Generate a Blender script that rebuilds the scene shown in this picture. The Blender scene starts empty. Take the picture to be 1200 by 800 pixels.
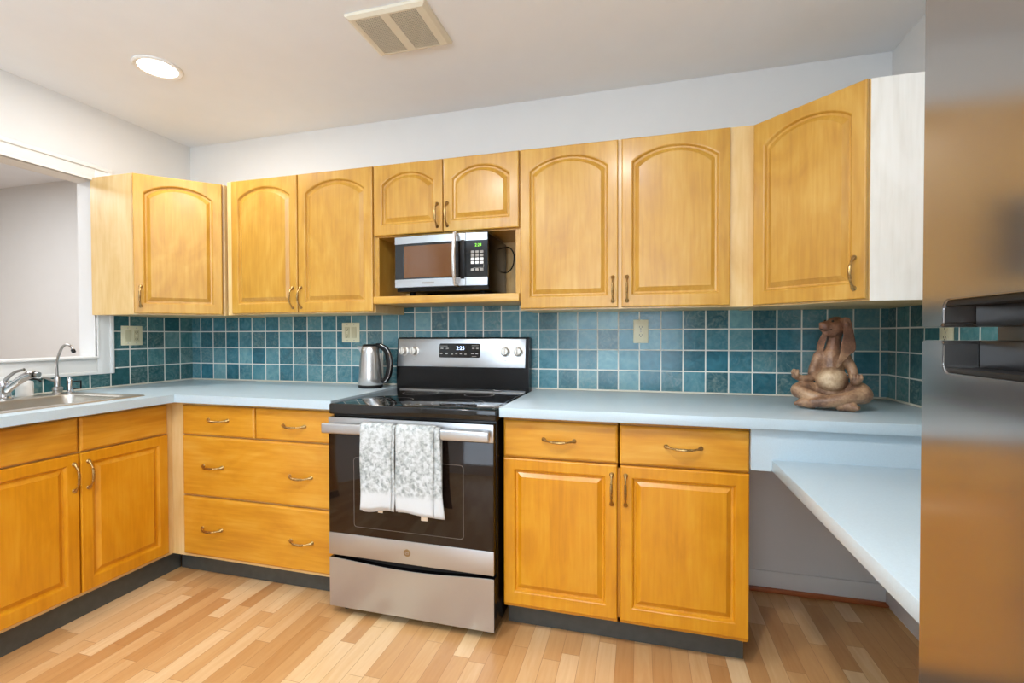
import bpy, bmesh, math, random
from mathutils import Vector, Matrix
random.seed(7)
S = bpy.context.scene
COL = S.collection
PI = math.pi

# ---------------------------------------------------------------- camera
cam_d = bpy.data.cameras.new('camera'); cam = bpy.data.objects.new('camera', cam_d); COL.objects.link(cam)
cam_d.sensor_width = 36.0; cam_d.lens = 36.0 * 551.5 / 1200; cam_d.clip_start = 0.02
yaw, pitch, roll = -0.2673, -0.0146, -0.0025
fw = Vector((math.sin(yaw)*math.cos(pitch), math.cos(yaw)*math.cos(pitch), math.sin(pitch)))
rt = Vector((math.cos(yaw), -math.sin(yaw), 0)); up = rt.cross(fw)
R_ = rt*math.cos(roll) + up*math.sin(roll); U_ = -rt*math.sin(roll) + up*math.cos(roll)
cam.matrix_world = Matrix(((R_.x, U_.x, -fw.x, 2.8616), (R_.y, U_.y, -fw.y, -2.4446), (R_.z, U_.z, -fw.z, 1.2111), (0, 0, 0, 1)))
S.camera = cam

# ---------------------------------------------------------------- exposure, world, lights
S.view_settings.view_transform = 'Standard'; S.view_settings.look = 'None'
S.view_settings.gamma = 1.0; S.view_settings.use_curve_mapping = False
S.view_settings.exposure = 0.14
w = bpy.data.worlds.new('world'); S.world = w; w.use_nodes = True
w.node_tree.nodes['Background'].inputs[0].default_value = (0.75, 0.87, 1.0, 1)
w.node_tree.nodes['Background'].inputs[1].default_value = 1.0

def light(name, kind, loc, power, color, size=0.1, size_y=None, aim=None, spot=None, blend=0.6):
    d = bpy.data.lights.new(name, kind); d.energy = power; d.color = color
    if kind == 'AREA':
        d.size = size
        if size_y: d.shape = 'RECTANGLE'; d.size_y = size_y
        else: d.shape = 'DISK'
    elif kind in ('SPOT', 'POINT'):
        d.shadow_soft_size = size
        if kind == 'SPOT': d.spot_size = spot or 2.4; d.spot_blend = blend
    o = bpy.data.objects.new(name, d); COL.objects.link(o); o.location = loc
    if aim is not None:
        o.rotation_euler = (Vector(aim) - Vector(loc)).to_track_quat('-Z', 'Y').to_euler()
    return o
H = 2.446; W = 3.9209; REAR = -5.2
WARM = (1.0, 0.97, 0.94); DAY = (0.74, 0.87, 1.0)
light('corner_downlight', 'AREA', (0.713, -0.765, H-0.012), 8, WARM, 0.15, aim=(0.713, -0.765, 0))
light('desk_downlight', 'AREA', (2.75, -1.79, H-0.012), 17, WARM, 0.15, aim=(2.75, -1.79, 0))
light('added_downlight', 'AREA', (1.75, -1.95, H-0.012), 17, WARM, 0.15, aim=(1.75, -1.95, 0))  # unseen lamp, added and placed to light the left doors
light('rear_downlight', 'AREA', (2.62, -4.4, H-0.012), 7, WARM, 0.15, aim=(2.62, -4.4, 0))
light('rear_fill_light', 'AREA', (2.65, REAR+0.03, 1.40), 16, DAY, 1.9, 1.9, aim=(2.65, 0, 1.30))  # soft fill added in the plane of the unseen rear window
light('added_uplight', 'AREA', (1.5, -3.3, 1.75), 66, (0.60, 0.83, 1.0), 1.0, aim=(1.5, -3.25, 3))  # unseen uplight added to brighten the ceiling; no floor lamp stands there
light('next_room_light', 'AREA', (-1.3, -1.2, H-0.03), 34, (0.94, 0.97, 1.0), 1.2, 1.2, aim=(-1.3, -1.2, 0))

# ---------------------------------------------------------------- materials
def newmat(name):
    m = bpy.data.materials.new(name); m.use_nodes = True
    nt = m.node_tree; b = nt.nodes['Principled BSDF']
    return m, nt, b
def lin(c):
    return tuple(((v/255)/12.92 if v/255 <= 0.04045 else ((v/255+0.055)/1.055)**2.4) for v in c) + (1,)
def N(nt, t, **kw):
    n = nt.nodes.new(t)
    for k, v in kw.items(): setattr(n, k, v)
    return n
def L(nt, a, b): nt.links.new(a, b)
def math_n(nt, op, a, b=None, c=None):
    n = N(nt, 'ShaderNodeMath', operation=op)
    for i, v in enumerate((a, b, c)):
        if v is None: continue
        if isinstance(v, (int, float)): n.inputs[i].default_value = v
        else: L(nt, v, n.inputs[i])
    return n.outputs[0]
def ramp(nt, fac, stops, interp='LINEAR'):
    r = N(nt, 'ShaderNodeValToRGB'); r.color_ramp.interpolation = interp
    e = r.color_ramp.elements
    while len(e) < len(stops): e.new(0.5)
    for i, (p, c) in enumerate(stops): e[i].position = p; e[i].color = c
    L(nt, fac, r.inputs[0]); return r.outputs[0]
def mixc(nt, f, a, b, mode='MIX'):
    n = N(nt, 'ShaderNodeMix', data_type='RGBA', blend_type=mode)
    for s, v in ((n.inputs[0], f), (n.inputs[6], a), (n.inputs[7], b)):
        if isinstance(v, (int, float)): s.default_value = v
        elif isinstance(v, tuple): s.default_value = v
        else: L(nt, v, s)
    return n.outputs[2]
def bump(nt, b, h, strength=0.2, dist=0.002):
    n = N(nt, 'ShaderNodeBump'); n.inputs['Strength'].default_value = strength; n.inputs['Distance'].default_value = dist
    L(nt, h, n.inputs['Height']); L(nt, n.outputs[0], b.inputs['Normal'])
def plain(name, col, rough=0.5, metal=0.0, noise=0.0, nscale=40, coat=0.0, bmp=0.0, spec=None):
    m, nt, b = newmat(name)
    b.inputs['Roughness'].default_value = rough; b.inputs['Metallic'].default_value = metal
    b.inputs['Coat Weight'].default_value = coat
    if spec is not None: b.inputs['Specular IOR Level'].default_value = spec
    tc = N(nt, 'ShaderNodeTexCoord'); nz = N(nt, 'ShaderNodeTexNoise'); nz.inputs['Scale'].default_value = nscale
    nz.inputs['Detail'].default_value = 4
    L(nt, tc.outputs['Object'], nz.inputs['Vector'])
    c = lin(col); k = noise
    lo = tuple(v*(1-k) for v in c[:3])+(1,); hi = tuple(min(1, v*(1+k)) for v in c[:3])+(1,)
    L(nt, ramp(nt, nz.outputs[0], [(0.3, lo), (0.7, hi)]), b.inputs['Base Color'])
    if bmp: bump(nt, b, nz.outputs[0], bmp, 0.001)
    return m
def wood(name, dark, mid, light_, axis='z', rough=0.34):
    m, nt, b = newmat(name)
    tc = N(nt, 'ShaderNodeTexCoord'); oi = N(nt, 'ShaderNodeObjectInfo')
    off = N(nt, 'ShaderNodeVectorMath', operation='SCALE'); off.inputs[0].default_value = (13.1, 7.7, 5.3)
    L(nt, oi.outputs['Random'], off.inputs['Scale'])
    ad = N(nt, 'ShaderNodeVectorMath', operation='ADD'); L(nt, tc.outputs['Object'], ad.inputs[0]); L(nt, off.outputs[0], ad.inputs[1])
    def stretched(sx, scale, detail, dist):
        mp = N(nt, 'ShaderNodeMapping')
        mp.inputs['Scale'].default_value = {'z': (sx, sx, 1), 'x': (1, sx, sx), 'y': (sx, 1, sx)}[axis]
        L(nt, ad.outputs[0], mp.inputs[0])
        nz = N(nt, 'ShaderNodeTexNoise'); nz.inputs['Scale'].default_value = scale; nz.inputs['Detail'].default_value = detail
        nz.inputs['Distortion'].default_value = dist
        L(nt, mp.outputs[0], nz.inputs['Vector']); return nz.outputs[0]
    grain = stretched(14, 5.0, 6, 0.4); cloud = stretched(2.2, 3.0, 3, 1.2)
    f = math_n(nt, 'ADD', math_n(nt, 'MULTIPLY', grain, 0.42), math_n(nt, 'MULTIPLY', cloud, 0.58))
    L(nt, ramp(nt, f, [(0.30, lin(dark)), (0.5, lin(mid)), (0.72, lin(light_))]), b.inputs['Base Color'])
    b.inputs['Roughness'].default_value = rough
    b.inputs['Coat Weight'].default_value = 0.2; b.inputs['Coat Roughness'].default_value = 0.18
    bump(nt, b, grain, 0.04, 0.001)
    return m
def steel(name, col, rough=0.28, axis='x', metal=0.85, amp=0.0, aniso=False):
    m, nt, b = newmat(name)
    tc = N(nt, 'ShaderNodeTexCoord'); mp = N(nt, 'ShaderNodeMapping')
    mp.inputs['Scale'].default_value = {'x': (1, 700, 700), 'y': (700, 1, 700), 'z': (700, 700, 1)}[axis]
    L(nt, tc.outputs['Object'], mp.inputs[0])
    nz = N(nt, 'ShaderNodeTexNoise'); nz.inputs['Scale'].default_value = 2.5; nz.inputs['Detail'].default_value = 3
    L(nt, mp.outputs[0], nz.inputs['Vector'])
    c = lin(col)
    L(nt, ramp(nt, nz.outputs[0], [(0.3, tuple(v*(1-amp) for v in c[:3])+(1,)), (0.7, c)]), b.inputs['Base Color'])
    b.inputs['Metallic'].default_value = metal
    L(nt, math_n(nt, 'ADD', rough-0.05, math_n(nt, 'MULTIPLY', nz.outputs[0], 0.1)), b.inputs['Roughness'])
    if aniso:
        b.inputs['Anisotropic'].default_value = 0.6
        tg = N(nt, 'ShaderNodeTangent'); tg.direction_type = 'RADIAL'; tg.axis = 'Z'; L(nt, tg.outputs[0], b.inputs['Tangent'])
        b.inputs['Anisotropic Rotation'].default_value = 0.25
    return m
def emit(name, col, strength):
    m, nt, b = newmat(name)
    b.inputs['Base Color'].default_value = lin(col); b.inputs['Emission Color'].default_value = lin(col)
    b.inputs['Emission Strength'].default_value = strength
    return m
def tile_mat(name, axis, u0, z0, p, stops, seed):
    m, nt, b = newmat(name)
    g = N(nt, 'ShaderNodeNewGeometry'); sp = N(nt, 'ShaderNodeSeparateXYZ'); L(nt, g.outputs['Position'], sp.inputs[0])
    u = math_n(nt, 'DIVIDE', math_n(nt, 'SUBTRACT', sp.outputs['X' if axis == 'x' else 'Y'], u0), p)
    v = math_n(nt, 'DIVIDE', math_n(nt, 'SUBTRACT', sp.outputs['Z'], z0), p)
    def edge(t):
        fr = math_n(nt, 'FRACT', t); return math_n(nt, 'MINIMUM', fr, math_n(nt, 'SUBTRACT', 1.0, fr))
    e = math_n(nt, 'MINIMUM', edge(u), edge(v))
    mr = N(nt, 'ShaderNodeMapRange', interpolation_type='SMOOTHSTEP'); L(nt, e, mr.inputs[0])
    mr.inputs[1].default_value = 0.020; mr.inputs[2].default_value = 0.038
    cb = N(nt, 'ShaderNodeCombineXYZ'); L(nt, math_n(nt, 'FLOOR', u), cb.inputs[0]); L(nt, math_n(nt, 'FLOOR', v), cb.inputs[1]); cb.inputs[2].default_value = seed
    wn = N(nt, 'ShaderNodeTexWhiteNoise', noise_dimensions='3D'); L(nt, cb.outputs[0], wn.inputs[0])
    # cloudy glaze inside each tile, shifted from tile to tile
    sh = N(nt, 'ShaderNodeVectorMath', operation='SCALE'); L(nt, wn.outputs['Color'], sh.inputs[0]); sh.inputs['Scale'].default_value = 9.0
    ad = N(nt, 'ShaderNodeVectorMath', operation='ADD'); L(nt, g.outputs['Position'], ad.inputs[0]); L(nt, sh.outputs[0], ad.inputs[1])
    nz = N(nt, 'ShaderNodeTexNoise'); nz.inputs['Scale'].default_value = 16; nz.inputs['Detail'].default_value = 5; nz.inputs['Distortion'].default_value = 1.6
    L(nt, ad.outputs[0], nz.inputs['Vector'])
    f = math_n(nt, 'ADD', math_n(nt, 'MULTIPLY', wn.outputs['Value'], 0.5), math_n(nt, 'MULTIPLY', nz.outputs[0], 0.5))
    colr = ramp(nt, f, stops)
    wn2 = N(nt, 'ShaderNodeTexWhiteNoise', noise_dimensions='4D'); L(nt, cb.outputs[0], wn2.inputs[0]); wn2.inputs['W'].default_value = 4.2
    nz2 = N(nt, 'ShaderNodeTexNoise'); nz2.inputs['Scale'].default_value = 26; nz2.inputs['Detail'].default_value = 6; nz2.inputs['Distortion'].default_value = 2.5
    L(nt, ad.outputs[0], nz2.inputs['Vector'])
    grey = ramp(nt, nz2.outputs[0], [(0.3, lin((70, 96, 92))), (0.5, lin((106, 130, 126))), (0.7, lin((146, 160, 154)))])
    colr = mixc(nt, math_n(nt, 'MULTIPLY', math_n(nt, 'MULTIPLY', wn2.outputs['Value'], nz2.outputs[0]), 0.9), colr, grey)
    L(nt, mixc(nt, mr.outputs[0], lin((226, 224, 214)), colr), b.inputs['Base Color'])
    L(nt, math_n(nt, 'SUBTRACT', 0.7, math_n(nt, 'MULTIPLY', mr.outputs[0], 0.52)), b.inputs['Roughness'])
    hgt = math_n(nt, 'ADD', mr.outputs[0], math_n(nt, 'MULTIPLY', nz.outputs[0], 0.45))
    bump(nt, b, hgt, 0.35, 0.002)
    return m
def floor_mat():
    m, nt, b = newmat('laminate_planks')
    g = N(nt, 'ShaderNodeNewGeometry'); sp = N(nt, 'ShaderNodeSeparateXYZ'); L(nt, g.outputs['Position'], sp.inputs[0])
    u = math_n(nt, 'DIVIDE', sp.outputs['X'], 0.066); ui = math_n(nt, 'FLOOR', u)
    wr = N(nt, 'ShaderNodeTexWhiteNoise', noise_dimensions='1D'); L(nt, ui, wr.inputs['W'])
    v = math_n(nt, 'ADD', math_n(nt, 'DIVIDE', sp.outputs['Y'], 0.42), math_n(nt, 'MULTIPLY', wr.outputs['Value'], 7.0)); vi = math_n(nt, 'FLOOR', v)
    cb = N(nt, 'ShaderNodeCombineXYZ'); L(nt, ui, cb.inputs[0]); L(nt, vi, cb.inputs[1])
    wn = N(nt, 'ShaderNodeTexWhiteNoise', noise_dimensions='2D'); L(nt, cb.outputs[0], wn.inputs[0])
    sh = N(nt, 'ShaderNodeVectorMath', operation='SCALE'); L(nt, wn.outputs['Color'], sh.inputs[0]); sh.inputs['Scale'].default_value = 20
    mp = N(nt, 'ShaderNodeMapping'); mp.inputs['Scale'].default_value = (26, 2.2, 1); L(nt, g.outputs['Position'], mp.inputs[0])
    ad = N(nt, 'ShaderNodeVectorMath', operation='ADD'); L(nt, mp.outputs[0], ad.inputs[0]); L(nt, sh.outputs[0], ad.inputs[1])
    nz = N(nt, 'ShaderNodeTexNoise'); nz.inputs['Scale'].default_value = 1.6; nz.inputs['Detail'].default_value = 6; nz.inputs['Distortion'].default_value = 1.2
    L(nt, ad.outputs[0], nz.inputs['Vector'])
    f = math_n(nt, 'ADD', math_n(nt, 'MULTIPLY', wn.outputs['Value'], 0.62), math_n(nt, 'MULTIPLY', nz.outputs[0], 0.38))
    c = ramp(nt, f, [(0.12, lin(FLOOR_C[0])), (0.5, lin(FLOOR_C[1])), (0.9, lin(FLOOR_C[2]))])
    fr = math_n(nt, 'FRACT', u); eu = math_n(nt, 'MULTIPLY', math_n(nt, 'MINIMUM', fr, math_n(nt, 'SUBTRACT', 1.0, fr)), 0.066)
    fv = math_n(nt, 'FRACT', v); ev = math_n(nt, 'MULTIPLY', math_n(nt, 'MINIMUM', fv, math_n(nt, 'SUBTRACT', 1.0, fv)), 0.42)
    e = math_n(nt, 'GREATER_THAN', math_n(nt, 'MINIMUM', eu, ev), 0.0007)
    L(nt, mixc(nt, e, lin((160, 110, 66)), c), b.inputs['Base Color'])
    b.inputs['Roughness'].default_value = 0.33
    bump(nt, b, nz.outputs[0], 0.04, 0.001)
    return m
def towel_mat():
    m, nt, b = newmat('mottled_grey_terry')
    tc = N(nt, 'ShaderNodeTexCoord')
    n1 = N(nt, 'ShaderNodeTexNoise'); n1.inputs['Scale'].default_value = 62; n1.inputs['Detail'].default_value = 10; n1.inputs['Distortion'].default_value = 0.5
    n2 = N(nt, 'ShaderNodeTexNoise'); n2.inputs['Scale'].default_value = 420; n2.inputs['Detail'].default_value = 2
    L(nt, tc.outputs['Object'], n1.inputs['Vector']); L(nt, tc.outputs['Object'], n2.inputs['Vector'])
    sp = N(nt, 'ShaderNodeSeparateXYZ'); L(nt, tc.outputs['Object'], sp.inputs[0])
    band = N(nt, 'ShaderNodeMapRange', interpolation_type='SMOOTHSTEP'); L(nt, sp.outputs['Z'], band.inputs[0])
    band.inputs[1].default_value = 0.05; band.inputs[2].default_value = 0.085
    pat = ramp(nt, n1.outputs[0], [(0.34, lin((144, 149, 147))), (0.48, lin((182, 186, 184))), (0.62, lin((208, 211, 211)))])
    c = mixc(nt, band.outputs[0], lin((210, 212, 212)), pat)
    L(nt, c, b.inputs['Base Color']); b.inputs['Roughness'].default_value = 0.95; b.inputs['Specular IOR Level'].default_value = 0.1
    bump(nt, b, n2.outputs[0], 0.6, 0.003)
    return m
def bronze_mat():
    m, nt, b = newmat('weathered_brown_resin')
    tc = N(nt, 'ShaderNodeTexCoord')
    n1 = N(nt, 'ShaderNodeTexNoise'); n1.inputs['Scale'].default_value = 16; n1.inputs['Detail'].default_value = 6
    n2 = N(nt, 'ShaderNodeTexNoise'); n2.inputs['Scale'].default_value = 110; n2.inputs['Detail'].default_value = 4
    L(nt, tc.outputs['Object'], n1.inputs['Vector']); L(nt, tc.outputs['Object'], n2.inputs['Vector'])
    sp = N(nt, 'ShaderNodeSeparateXYZ'); L(nt, tc.outputs['Object'], sp.inputs[0])
    f = math_n(nt, 'ADD', math_n(nt, 'MULTIPLY', n1.outputs[0], 0.75), math_n(nt, 'MULTIPLY', n2.outputs[0], 0.25))
    base = ramp(nt, f, [(0.36, lin((98, 70, 54))), (0.5, lin((144, 110, 84))), (0.64, lin((184, 150, 116)))])
    up_ = N(nt, 'ShaderNodeMapRange', interpolation_type='SMOOTHSTEP'); L(nt, sp.outputs['Z'], up_.inputs[0]); up_.inputs[1].default_value = 0.13; up_.inputs[2].default_value = 0.30
    red = ramp(nt, f, [(0.36, lin((76, 48, 36))), (0.5, lin((112, 74, 54))), (0.66, lin((150, 106, 78)))])
    vd = N(nt, 'ShaderNodeVectorMath', operation='DISTANCE'); L(nt, tc.outputs['Object'], vd.inputs[0]); vd.inputs[1].default_value = (0.002, -0.075, 0.118)
    bl = N(nt, 'ShaderNodeMapRange', interpolation_type='SMOOTHSTEP'); L(nt, vd.outputs['Value'], bl.inputs[0])
    bl.inputs[1].default_value = 0.075; bl.inputs[2].default_value = 0.02; bl.inputs[3].default_value = 0.0; bl.inputs[4].default_value = 0.75
    worn = ramp(nt, f, [(0.36, lin((176, 142, 104))), (0.62, lin((232, 212, 178)))])
    L(nt, mixc(nt, bl.outputs[0], mixc(nt, up_.outputs[0], base, red), worn), b.inputs['Base Color'])
    b.inputs['Roughness'].default_value = 0.42
    bump(nt, b, n2.outputs[0], 0.35, 0.002)
    return m

FLOOR_C = [(180, 126, 72), (204, 156, 102), (228, 194, 148)]
M = {}
M['upper_v'] = wood('maple_upper_white_lit', (178, 126, 42), (196, 146, 54), (210, 166, 78), 'z')  # uppers: same maple as the base, whiter light painted into the tone
M['upper_h'] = wood('maple_upper_flat_white_lit', (186, 132, 48), (206, 156, 66), (218, 176, 92), 'x')
M['frame_v'] = wood('pale_maple_frame', (214, 172, 106), (226, 190, 128), (236, 206, 152), 'z')
M['lower_v'] = wood('maple_door_warm_lit', (192, 122, 8), (210, 140, 16), (220, 158, 38), 'z')  # base fronts: same maple, warm floor bounce painted into the tone
M['lower_h'] = wood('maple_drawer_warm_lit', (190, 122, 24), (208, 144, 36), (220, 164, 64), 'x')
M['lit_panel'] = wood('window_lit_panel', (228, 224, 214), (238, 235, 227), (244, 242, 236), 'z', 0.5)  # cabinet end panel with window light painted into its colour
M['wall'] = plain('white_wall_paint', (226, 224, 221), 0.75, noise=0.012, nscale=6, bmp=0.02)
M['ceiling'] = plain('ceiling_paint', (238, 241, 246), 0.85, noise=0.01, nscale=8)
M['trim'] = plain('white_gloss_trim', (232, 231, 228), 0.35, noise=0.01, nscale=10)
M['toe'] = plain('charcoal_vinyl', (72, 73, 68), 0.45, noise=0.12, nscale=30)
M['counter'] = plain('pale_blue_laminate', (188, 205, 214), 0.28, noise=0.03, nscale=220)
M['floor'] = floor_mat()
M['shoe'] = wood('reddish_shoe_moulding', (150, 78, 40), (176, 96, 52), (190, 112, 66), 'x')
TEAL = [(0.25, lin((36, 92, 106))), (0.45, lin((58, 118, 134))), (0.62, lin((88, 142, 154))), (0.8, lin((124, 168, 174)))]
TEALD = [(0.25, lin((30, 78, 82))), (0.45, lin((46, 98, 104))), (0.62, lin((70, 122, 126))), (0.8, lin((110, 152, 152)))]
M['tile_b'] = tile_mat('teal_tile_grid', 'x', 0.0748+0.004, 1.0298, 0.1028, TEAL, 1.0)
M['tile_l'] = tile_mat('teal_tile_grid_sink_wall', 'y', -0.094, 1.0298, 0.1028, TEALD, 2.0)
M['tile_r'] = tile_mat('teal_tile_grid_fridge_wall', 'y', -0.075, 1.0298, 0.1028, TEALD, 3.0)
M['caulk'] = plain('cream_caulk', (214, 208, 192), 0.6)
M['steel'] = steel('brushed_stainless', (186, 188, 190), 0.30, 'x')
M['steel_v'] = steel('brushed_stainless_upright', (200, 197, 194), 0.25, 'z')
M['fridge'] = steel('brushed_stainless_fridge', (172, 168, 164), 0.15, 'z', 0.92)
M['sink'] = steel('satin_sink_steel', (196, 190, 180), 0.32, 'y')
M['chrome'] = plain('chrome', (206, 206, 208), 0.12, 1.0)
M['nickel'] = plain('satin_nickel', (180, 176, 172), 0.28, 1.0)
M['brass'] = plain('antique_brass', (176, 146, 96), 0.3, 1.0, noise=0.35, nscale=160)
M['brass_hi'] = plain('polished_brass_barrel', (226, 196, 150), 0.22, 1.0, noise=0.15, nscale=120)
M['blackglass'] = plain('black_glass', (14, 12, 11), 0.04, 0.0, coat=0.15)
M['ovenglass'] = plain('smoked_oven_glass', (30, 20, 15), 0.06, 0.0, spec=0.4)
M['black'] = plain('black_enamel', (12, 11, 11), 0.25, spec=0.25)
M['blackp'] = plain('black_plastic', (20, 19, 19), 0.42, spec=0.22)
M['gap_shade'] = plain('dark_shadow_gap', (10, 10, 10), 0.7)
M['white'] = plain('white_plastic', (236, 234, 230), 0.4)
M['knob'] = plain('silver_knob', (222, 216, 206), 0.3, 0.55)
M['ivory'] = plain('ivory_plastic', (226, 218, 186), 0.4)
M['ivory_d'] = plain('ivory_insert', (204, 194, 156), 0.4)
M['slot'] = plain('slot_black', (30, 28, 24), 0.6)
M['mark'] = plain('grey_print', (150, 146, 140), 0.5)
M['ring'] = plain('burner_ring_print', (120, 112, 104), 0.35)
M['display'] = emit('blue_white_digits', (190, 214, 255), 2.5)
M['green'] = emit('green_digits', (120, 205, 60), 1.6)
M['lamp'] = emit('lamp_glow', (255, 246, 230), 9.0)
M['vent'] = plain('cream_vent_plastic', (226, 218, 198), 0.5)
M['towel'] = towel_mat()
M['tag'] = plain('cream_label', (224, 206, 182), 0.8)
M['resin'] = bronze_mat()
M['badge'] = plain('bronze_badge', (150, 130, 98), 0.35, 0.9)
M['fill_glow'] = emit('glowing_fill_pane', (214, 228, 244), 3.0)  # glow of the pane in the added rear window

# ---------------------------------------------------------------- geometry helpers
def BM(): return bmesh.new()
def merge(bm, tmp):
    me = bpy.data.meshes.new('tmp'); tmp.to_mesh(me); tmp.free(); bm.from_mesh(me); bpy.data.meshes.remove(me)
def box(bm, x0, x1, y0, y1, z0, z1, bev=0.0, seg=2, mat=None):
    t = bmesh.new(); bmesh.ops.create_cube(t, size=1)
    for v in t.verts:
        v.co = Vector(((x0+x1)/2+v.co.x*abs(x1-x0), (y0+y1)/2+v.co.y*abs(y1-y0), (z0+z1)/2+v.co.z*abs(z1-z0)))
    if bev: bmesh.ops.bevel(t, geom=t.edges[:], offset=bev, segments=seg, affect='EDGES', profile=0.5)
    if mat: bmesh.ops.transform(t, matrix=mat, verts=t.verts)
    merge(bm, t); return bm
def lathe(bm, prof, seg=32, mat=None, cap=True):
    t = bmesh.new(); rings = []
    for r, z in prof:
        rings.append([t.verts.new((r*math.cos(2*PI*i/seg), r*math.sin(2*PI*i/seg), z)) for i in range(seg)])
    for a, b in zip(rings, rings[1:]):
        for i in range(seg):
            t.faces.new((a[i], a[(i+1) % seg], b[(i+1) % seg], b[i]))
    if cap:
        if prof[0][0] > 1e-6: t.faces.new(rings[0][::-1])
        if prof[-1][0] > 1e-6: t.faces.new(rings[-1])
    bmesh.ops.remove_doubles(t, verts=t.verts, dist=1e-6)
    if mat: bmesh.ops.transform(t, matrix=mat, verts=t.verts)
    bmesh.ops.recalc_face_normals(t, faces=t.faces)
    merge(bm, t); return bm
def tube(bm, pts, rad, seg=10, flat=None):
    pts = [Vector(p) for p in pts]
    if isinstance(rad, (int, float)): rad = [rad]*len(pts)
    t = bmesh.new(); rings = []; prev = None
    for i, p in enumerate(pts):
        a = pts[max(i-1, 0)]; b = pts[min(i+1, len(pts)-1)]; d = (b-a).normalized()
        if prev is None:
            u = d.orthogonal().normalized()
        else:
            u = (prev - d*prev.dot(d)); u = u.normalized() if u.length > 1e-6 else d.orthogonal().normalized()
        prev = u; v = d.cross(u)
        rings.append([t.verts.new(p+(u*math.cos(2*PI*k/seg)+v*math.sin(2*PI*k/seg))*rad[i]) for k in range(seg)])
    for a, b in zip(rings, rings[1:]):
        for k in range(seg): t.faces.new((a[k], a[(k+1) % seg], b[(k+1) % seg], b[k]))
    t.faces.new(rings[0][::-1]); t.faces.new(rings[-1])
    bmesh.ops.recalc_face_normals(t, faces=t.faces)
    merge(bm, t); return bm
def smooth_path(pts, n=8):
    P = [Vector(p) for p in pts]; P = [P[0]*2-P[1]] + P + [P[-1]*2-P[-2]]; out = []
    for i in range(1, len(P)-2):
        for k in range(n):
            t = k/n; a, b, c, d = P[i-1], P[i], P[i+1], P[i+2]
            out.append(0.5*((2*b)+(c-a)*t+(2*a-5*b+4*c-d)*t*t+(3*b-a-3*c+d)*t**3))
    out.append(P[-2]); return out
def prism(bm, poly, axis, a, b, bev=0.0):
    """extrude a 2D polygon along an axis. axis x: poly=(y,z); y: (x,z); z: (x,y)"""
    t = bmesh.new()
    def mk(p, h): return {'x': (h, p[0], p[1]), 'y': (p[0], h, p[1]), 'z': (p[0], p[1], h)}[axis]
    A = [t.verts.new(mk(p, a)) for p in poly]; B = [t.verts.new(mk(p, b)) for p in poly]
    n = len(poly)
    t.faces.new(A); t.faces.new(B[::-1])
    for i in range(n): t.faces.new((A[i], B[i], B[(i+1) % n], A[(i+1) % n]))
    bmesh.ops.recalc_face_normals(t, faces=t.faces)
    if bev: bmesh.ops.bevel(t, geom=t.edges[:], offset=bev, segments=2, affect='EDGES')
    merge(bm, t); return bm
def rrect(x0, x1, y0, y1, r, n=6):
    out = []
    for cx, cy, a0 in ((x1-r, y1-r, 0), (x0+r, y1-r, 90), (x0+r, y0+r, 180), (x1-r, y0+r, 270)):
        for k in range(n+1):
            a = math.radians(a0+90*k/n); out.append((cx+r*math.cos(a), cy+r*math.sin(a)))
    return out
def loops(bm, LL, close_first=False, close_last=True):
    t = bmesh.new(); R = [[t.verts.new(p) for p in l] for l in LL]
    n = len(LL[0])
    for a, b in zip(R, R[1:]):
        for i in range(n): t.faces.new((a[i], a[(i+1) % n], b[(i+1) % n], b[i]))
    if close_first: t.faces.new(R[0][::-1])
    if close_last: t.faces.new(R[-1])
    bmesh.ops.recalc_face_normals(t, faces=t.faces)
    merge(bm, t); return bm
def obj(name, bm, mat, parent=None, loc=None, angle=35, smooth=True):
    me = bpy.data.meshes.new(name); bm.to_mesh(me); bm.free()
    me.materials.append(M[mat] if isinstance(mat, str) else mat)
    if smooth:
        me.shade_smooth(); me.set_sharp_from_angle(angle=math.radians(angle))
    o = bpy.data.objects.new(name, me); COL.objects.link(o)
    if parent is not None: o.parent = parent
    if loc is not None: o.location = loc
    return o
def tag(o, label, cat, group=None):
    o['label'] = label; o['category'] = cat
    if group: o['group'] = group
    return o
def thing(name, label, cat, loc=(0, 0, 0), rz=0.0, group=None):
    o = bpy.data.objects.new(name, None); COL.objects.link(o); o.empty_display_size = 0.1
    o.location = loc; o.rotation_euler = (0, 0, rz); return tag(o, label, cat, group)
def struct(name, bm, mat, smooth=True):
    o = obj(name, bm, mat, smooth=smooth); o['kind'] = 'structure'; return o
def text_mesh(name, s, size, mat, parent, loc, rot=(PI/2, 0, 0), depth=0.0004):
    c = bpy.data.curves.new(name, 'FONT'); c.body = s; c.size = size; c.extrude = depth; c.align_x = 'CENTER'; c.align_y = 'CENTER'
    t = bpy.data.objects.new(name+'_src', c); COL.objects.link(t)
    bpy.context.view_layer.update()
    me = bpy.data.meshes.new_from_object(t.evaluated_get(bpy.context.evaluated_depsgraph_get()))
    bpy.data.objects.remove(t); bpy.data.curves.remove(c)
    me.materials.clear(); me.materials.append(M[mat])
    o = bpy.data.objects.new(name, me); COL.objects.link(o); o.parent = parent; o.location = loc; o.rotation_euler = rot
    return o

# ================================================================ SETTING
NX = -2.6          # far side of the room beyond the pass-through
b = BM(); box(b, NX-0.1, W+0.12, REAR-0.12, 0.4, -0.06, 0.0); struct('floor', b, 'floor')
b = BM(); box(b, NX-0.1, W+0.12, REAR-0.12, 0.4, H, H+0.06); struct('ceiling', b, 'ceiling')
b = BM(); box(b, -0.12, W+0.12, 0.0, 0.12, 0, H); struct('wall_back', b, 'wall')
b = BM(); box(b, W, W+0.12, REAR-0.12, 0.0, 0, H); struct('wall_right', b, 'wall')
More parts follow.
